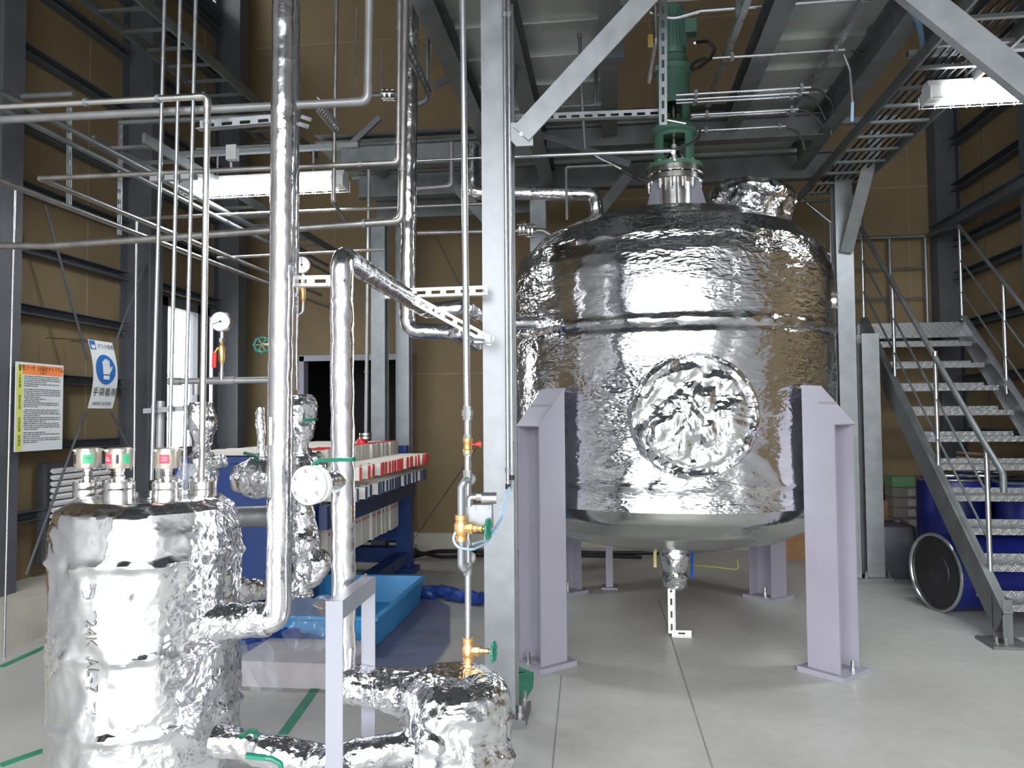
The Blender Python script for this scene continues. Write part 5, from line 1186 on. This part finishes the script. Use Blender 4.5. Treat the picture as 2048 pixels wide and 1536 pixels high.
# ================================================================== LAMPS
def lamp(p, q, label, watts=26, sw=.17):
    p, q = V(p), V(q); d = (q-p).normalized(); a, b_ = frame(d, V((0,0,1))); L = (q-p).length
    body = MB().prof(p, q, [(-.06,.03),(.06,.03),(.045,.075),(-.045,.075)], V((0,0,1)))
    dif = MB().prof(p+d*.09, q-d*.09, [(-sw/2,.03),(-sw/2+.02,-.045),(sw/2-.02,-.045),(sw/2,.03)], V((0,0,1)))
    ends = MB().prof(p, p+d*.09, [(-.075,-.045),(.075,-.045),(.085,.03),(-.085,.03)], V((0,0,1))).prof(q-d*.09, q, [(-.075,-.045),(.075,-.045),(.085,.03),(-.085,.03)], V((0,0,1)))
    g = MB()
    for s in (-.5, 0, .5): g.cyl(p+a*s*sw*.8-b_*.06, q+a*s*sw*.8-b_*.06, .003, 5)
    n = int(L/.09)
    for k in range(n+1):
        c = p+d*(L*k/n); g.tube([c-a*sw*.5+b_*.02, c-a*sw*.5-b_*.062, c+a*sw*.5-b_*.062, c+a*sw*.5+b_*.02], .003, 5, .01)
    SPLIT.discard('guard_wire')
    hg = MB()
    for t in (.2, .8): c = p.lerp(q, t); hg.cyl(c+b_*.075, c+b_*.26, .008, 6)
    hg.bar(p+b_*.27-d*.1, q+b_*.27+d*.1, .05, .035)
    r = thing('strip_lamp', label, 'lamp', [('housing', body, M['lamp2']), ('diffuser', dif, M['lamp']), ('end_cap', ends, M['lamp2']), ('wire_guard', g, M['white']), ('hanger', hg, M['galv'])])
    al = bpy.data.lights.new('strip_lamp_light', 'AREA'); al.shape = 'RECTANGLE'; al.size = L*.85; al.size_y = sw; al.energy = watts; al.color = (.92,.96,1)
    ob = bpy.data.objects.new('strip_lamp_light', al); COL.objects.link(ob); ob.parent = r
    c = (p+q)/2 - V((0,0,.075)); ob.location = c - r.location; ob.rotation_euler = (0, 0, math.atan2(d.y, d.x)); return r
SPLIT.add('end_cap')
a, b_ = PY(372, 378, 5.6), PY(692, 366, 5.6); b_.z = a.z; lamp(a, b_, 'lit strip lamp with wire guard hanging at the upper left behind the tall foil pipe')
a = PY(1850, 190, 5.2); lamp(a, a+V((1.25, 0, 0)), 'lit strip lamp with wire guard at the upper right corner', sw=.2)
# ================================================================== SIGNS
def wallsign(x, y0, y1, z0, z1):
    """returns mapper (u 0..1 to the right, v 0..1 up) on a board facing +X, and base panel"""
    f = lambda u, v, d=0: V((x+d, y0+(y1-y0)*u, z0+(z1-z0)*v)); return f
def rect(f, u0, v0, u1, v1, d):
    return MB().add([f(u0, v0, d), f(u1, v0, d), f(u1, v1, d), f(u0, v1, d)], [(0,1,2,3)])
f = wallsign(-4.08, PX(31, 800, -4.08).y, PX(126, 800, -4.08).y, PX(80, 901, -4.08).z, PX(80, 727, -4.08).z)
W_ = PX(126, 800, -4.08).y-PX(31, 800, -4.08).y; H_ = PX(80, 727, -4.08).z-PX(80, 901, -4.08).z
board = MB().span(f(0,0,-.006), f(1,1,0))
body = []
M['orange'] = mat('orange_header', (.85,.24,.06), .6, 0, .02); M['ylw'] = mat('yellow_column', (.62,.65,.12), .6, 0, .02); M['paper'] = mat('white_poster', (.62,.65,.66), .6, 0, .02); M['blue_sign'] = mat('blue_sign_disc', (.02,.13,.42), .5, 0, .02); M['fineprint'] = mat('grey_fine_print', (.1,.1,.1), .7)
def stext(s, u, v, size, sx=1, vertical=False, d=.003):
    return text_mb(s, lambda X, Y_, Z_: f(u, v, d)+V((0, X*sx, Y_)), size)
fine = MB(); rnd = random.Random(5); v = .845
rows = [6, 10, 11, 6]
for grp, nrow in enumerate(rows):
    for k in range(nrow):
        u = .16 + (.02 if rnd.random() < .3 else 0); end = rnd.choice((.93, .93, .9, .62, .5)) if k < nrow-1 else .45
        while u < end:
            l = rnd.uniform(.02, .09); fine.add(*[(lambda q: (q.v, q.f))(rect(f, u, v-.0045, min(end, u+l), v+.0045, .002))][0]); u += l+.012
        v -= .0218
    v -= .016
cols = MB()
for v0, s_ in ((.93, '名\n称'), (.79, '人\n体\n影\n響'), (.55, '取\n扱\n注\n意'), (.30, '応\n急\n処\n置'), (.12, '保\n護\n具')):
    t = stext(s_, .075, v0, .026, .9); cols.add(t.v, t.f)
hd = stext('苛性ソーダ（水酸化ナトリウム）', .55, .935, .041, .78); h2 = stext('（NaOH）', .55, .89, .02); hd.add(h2.v, h2.f)
thing('notice_board', 'chemical handling notice with orange header and yellow left column on the left wall', 'sign',
      [('board', board, M['paper'], [('header_band', rect(f, .13, .865, .98, .975, .001), M['orange']), ('side_band', rect(f, .02, .01, .13, .975, .0008), M['ylw']), ('header_lettering', hd, M['print']), ('side_lettering', cols, M['print']), ('body_lettering', fine, M['fineprint'])])])
# glove sign, a slightly bowed hanging banner
gy0, gy1 = PX(175, 700, -4.0).y, PX(224, 700, -4.0).y; gz0, gz1 = PX(200, 817, -4.0).z, PX(200, 682, -4.0).z; gw, gh = gy1-gy0, gz1-gz0
f = lambda u, v, d=0: V((-4.0+d+.05*math.sin(v*PI)+.03*(1-v)**3, gy0+gw*u-.03*(1-v)**4, gz0+gh*v))
def grid(u0, v0, u1, v1, d, n=14):
    m = MB(); vs = []
    for k in range(n+1): v = v0+(v1-v0)*k/n; vs += [f(u0, v, d), f(u1, v, d)]
    return m.add(vs, [(2*k, 2*k+1, 2*k+3, 2*k+2) for k in range(n)])
def poly(pts, d):
    return MB().add([f(u, v, d) for u, v in pts], [tuple(range(len(pts)))])
asp = gw/gh
ban = grid(0, 0, 1, 1, 0, 20); bk = grid(0, 0, 1, 1, -.002, 20); ban.add(bk.v, [tuple(reversed(q)) for q in bk.f])
disc = MB(); K = 40; vs = [f(.5, .575, .004)] + [f(.5+.4*math.cos(2*PI*k/K), .575+.22*math.sin(2*PI*k/K), .004) for k in range(K)]; disc.add(vs, [(0, 1+k, 1+(k+1) % K) for k in range(K)])
gl = MB()
def gp(*pts): q = poly(pts, .008); gl.add(q.v, q.f)
gp((.36, .50), (.62, .50), (.66, .57), (.66, .62), (.36, .62))
for i, (u, h) in enumerate(((.36, .70), (.435, .725), (.51, .735), (.585, .715))): gp((u, .61), (u+.068, .61), (u+.068, h-.01), (u+.05, h), (u+.018, h), (u, h-.01))
gp((.62, .52), (.67, .54), (.76, .61), (.745, .635), (.70, .62), (.655, .575))
gp((.37, .425), (.61, .425), (.62, .485), (.37, .485))
def st2(s, u, v, size, sx=1, sh=0): return text_mb(s, lambda X, Y_, Z_: f(u+X*sx/gw, v+Y_/gh, .005), size, shear=sh)
t1 = st2('手袋着用', .5, .235, .072); t2 = st2('WEAR GLOVES', .48, .07, .036, .95, .2); t3 = st2('マスク着用', .64, .915, .042, .95)
t1.add(t2.v, t2.f)
icon = poly([(.02, .86), (.24, .86), (.24, .99), (.02, .99)], .004); face = poly([(.06, .885), (.1, .87), (.16, .87), (.2, .885), (.21, .925), (.05, .925)], .006)
ties = MB()
for u in (.05, .95): ties.cyl(f(u, .985), V((-4.36, f(u, 1).y, f(u, 1).z+.02)), .003, 5)
SPLIT.add('tie')
thing('glove_sign', 'white hanging wear gloves banner with a blue round glove pictogram on the left wall', 'sign',
      [('banner', ban, M['paper'], [('blue_disc', disc, M['blue_sign']), ('glove_symbol', gl, M['paper']), ('lettering', t1, M['print']), ('mask_heading', t3, M['fineprint']), ('mask_icon', icon, M['blue_sign']), ('face_icon', face, M['paper'])]), ('tie', ties, M['black'])])
# small items
thing('junction_box', 'small grey junction box hanging above the left lamp', 'junction box', (MB().box(PY(465, 306, 4.9), (.07, .05, .1)).cyl(PY(462, 325, 4.9), PY(463, 345, 4.9), .008, 6), M['lamp2']))
a, b_ = PY(392, 298, 4.9), PY(600, 287, 4.9)
thing('pipe', 'dim conduit crossing through the junction box above the left lamp', 'pipe', (MB().cyl(a, b_, .009, 8), M['galv_dull']))
fl = MB()
for px in (772, 782): fl.lathe([(.045,-.008),(.045,.008)], PY(px, 190, 5.2), (1,0,0), 20)
bo = MB()
for k in range(6):
    t = PI*k/3; bo.cyl(PY(765, 190, 5.2)+V((0, .035*math.cos(t), .035*math.sin(t))), PY(789, 190, 5.2)+V((0, .035*math.cos(t), .035*math.sin(t))), .007, 6)
thing('pipe_flange', 'small bolted flange pair left of the foil riser near the top', 'flange', [('flange', fl, M['steel']), ('bolt', bo, M['steel']), ('tube', MB().cyl(PY(735, 192, 5.2), PY(800, 188, 5.2), .018, 12), M['galv_dull'])])
SPLIT.add('flange')
# flanged joints beside the tank top, right of the foreground column
for i, (px, py, lab) in enumerate(((1045, 458, 'cluster of bolted steel flanges right of the foreground column above the tank shoulder'), (1062, 462, 'second bolted steel flange joint beside the flange cluster above the tank shoulder'))):
    c = PY(px, py, 5.6); fl = MB()
    for dx in (-.02, .006): fl.lathe([(.055,0),(.055,.014)], c+V((dx,0,0)), (1,0,0), 20)
    bo = MB()
    for k in range(6):
        t = PI*k/3+.3; o = V((0, .042*math.cos(t), .042*math.sin(t))); bo.cyl(c+o-V((.035,0,0)), c+o+V((.035,0,0)), .007, 6)
    thing('pipe_flange', lab, 'flange', [('flange', fl, M['steel']), ('bolt', bo, M['steel'])])
# green handwheel behind the tall pipe
c = PY(524, 690, 3.6)
hw = MB().torus(c, (.5,-1,0), .035, .005, 30, 8)
for k in range(8): t = PI*k/4; a, b_ = frame(V((.5,-1,0))); hw.ball(c+(a*math.cos(t)+b_*math.sin(t))*.037, .008, 8, 5); 
for k in range(3): t = PI*k/3; hw.bar(c-(a*math.cos(t)+b_*math.sin(t))*.035, c+(a*math.cos(t)+b_*math.sin(t))*.035, .007, .004)
thing('handwheel', 'green handwheel peeking out left of the tall foil pipe', 'handwheel', [('wheel', hw, M['handle']), ('stem', MB().cyl(c, c+V((.06, .06, 0)), .007, 8), M['brass'])])
thing('lever', 'short dark green valve lever on the bottom pipe, the upper of two', 'lever', (lev(PY(512, 1462, 2.42), PY(480, 1482, 2.36), .02), M['lever']))
thing('lever', 'green valve lever at the very bottom edge, the lower of two', 'lever', (lev(PY(562, 1527, 2.36), PY(492, 1519, 2.34), .02), M['handle']))
thing('pull_wire', 'thin dark guy wire from the back wall foot up to the foreground column', 'wire', (MB().cyl(PY(820, 1090, 8.8), PY(985, 850, 5.6), .004, 5).cyl(PY(870, 470, 8.9), PY(935, 600, 8.9), .006, 5), M['primer']))
thing('bottom_support', 'white cabinet corner at the bottom edge below the linking pipe', 'support', (MB().span((PY(440, 1536, 2.5).x, 2.42, 0), (PY(545, 1536, 2.5).x, 2.8, .33)), M['whitegrey'])) if 0 else None
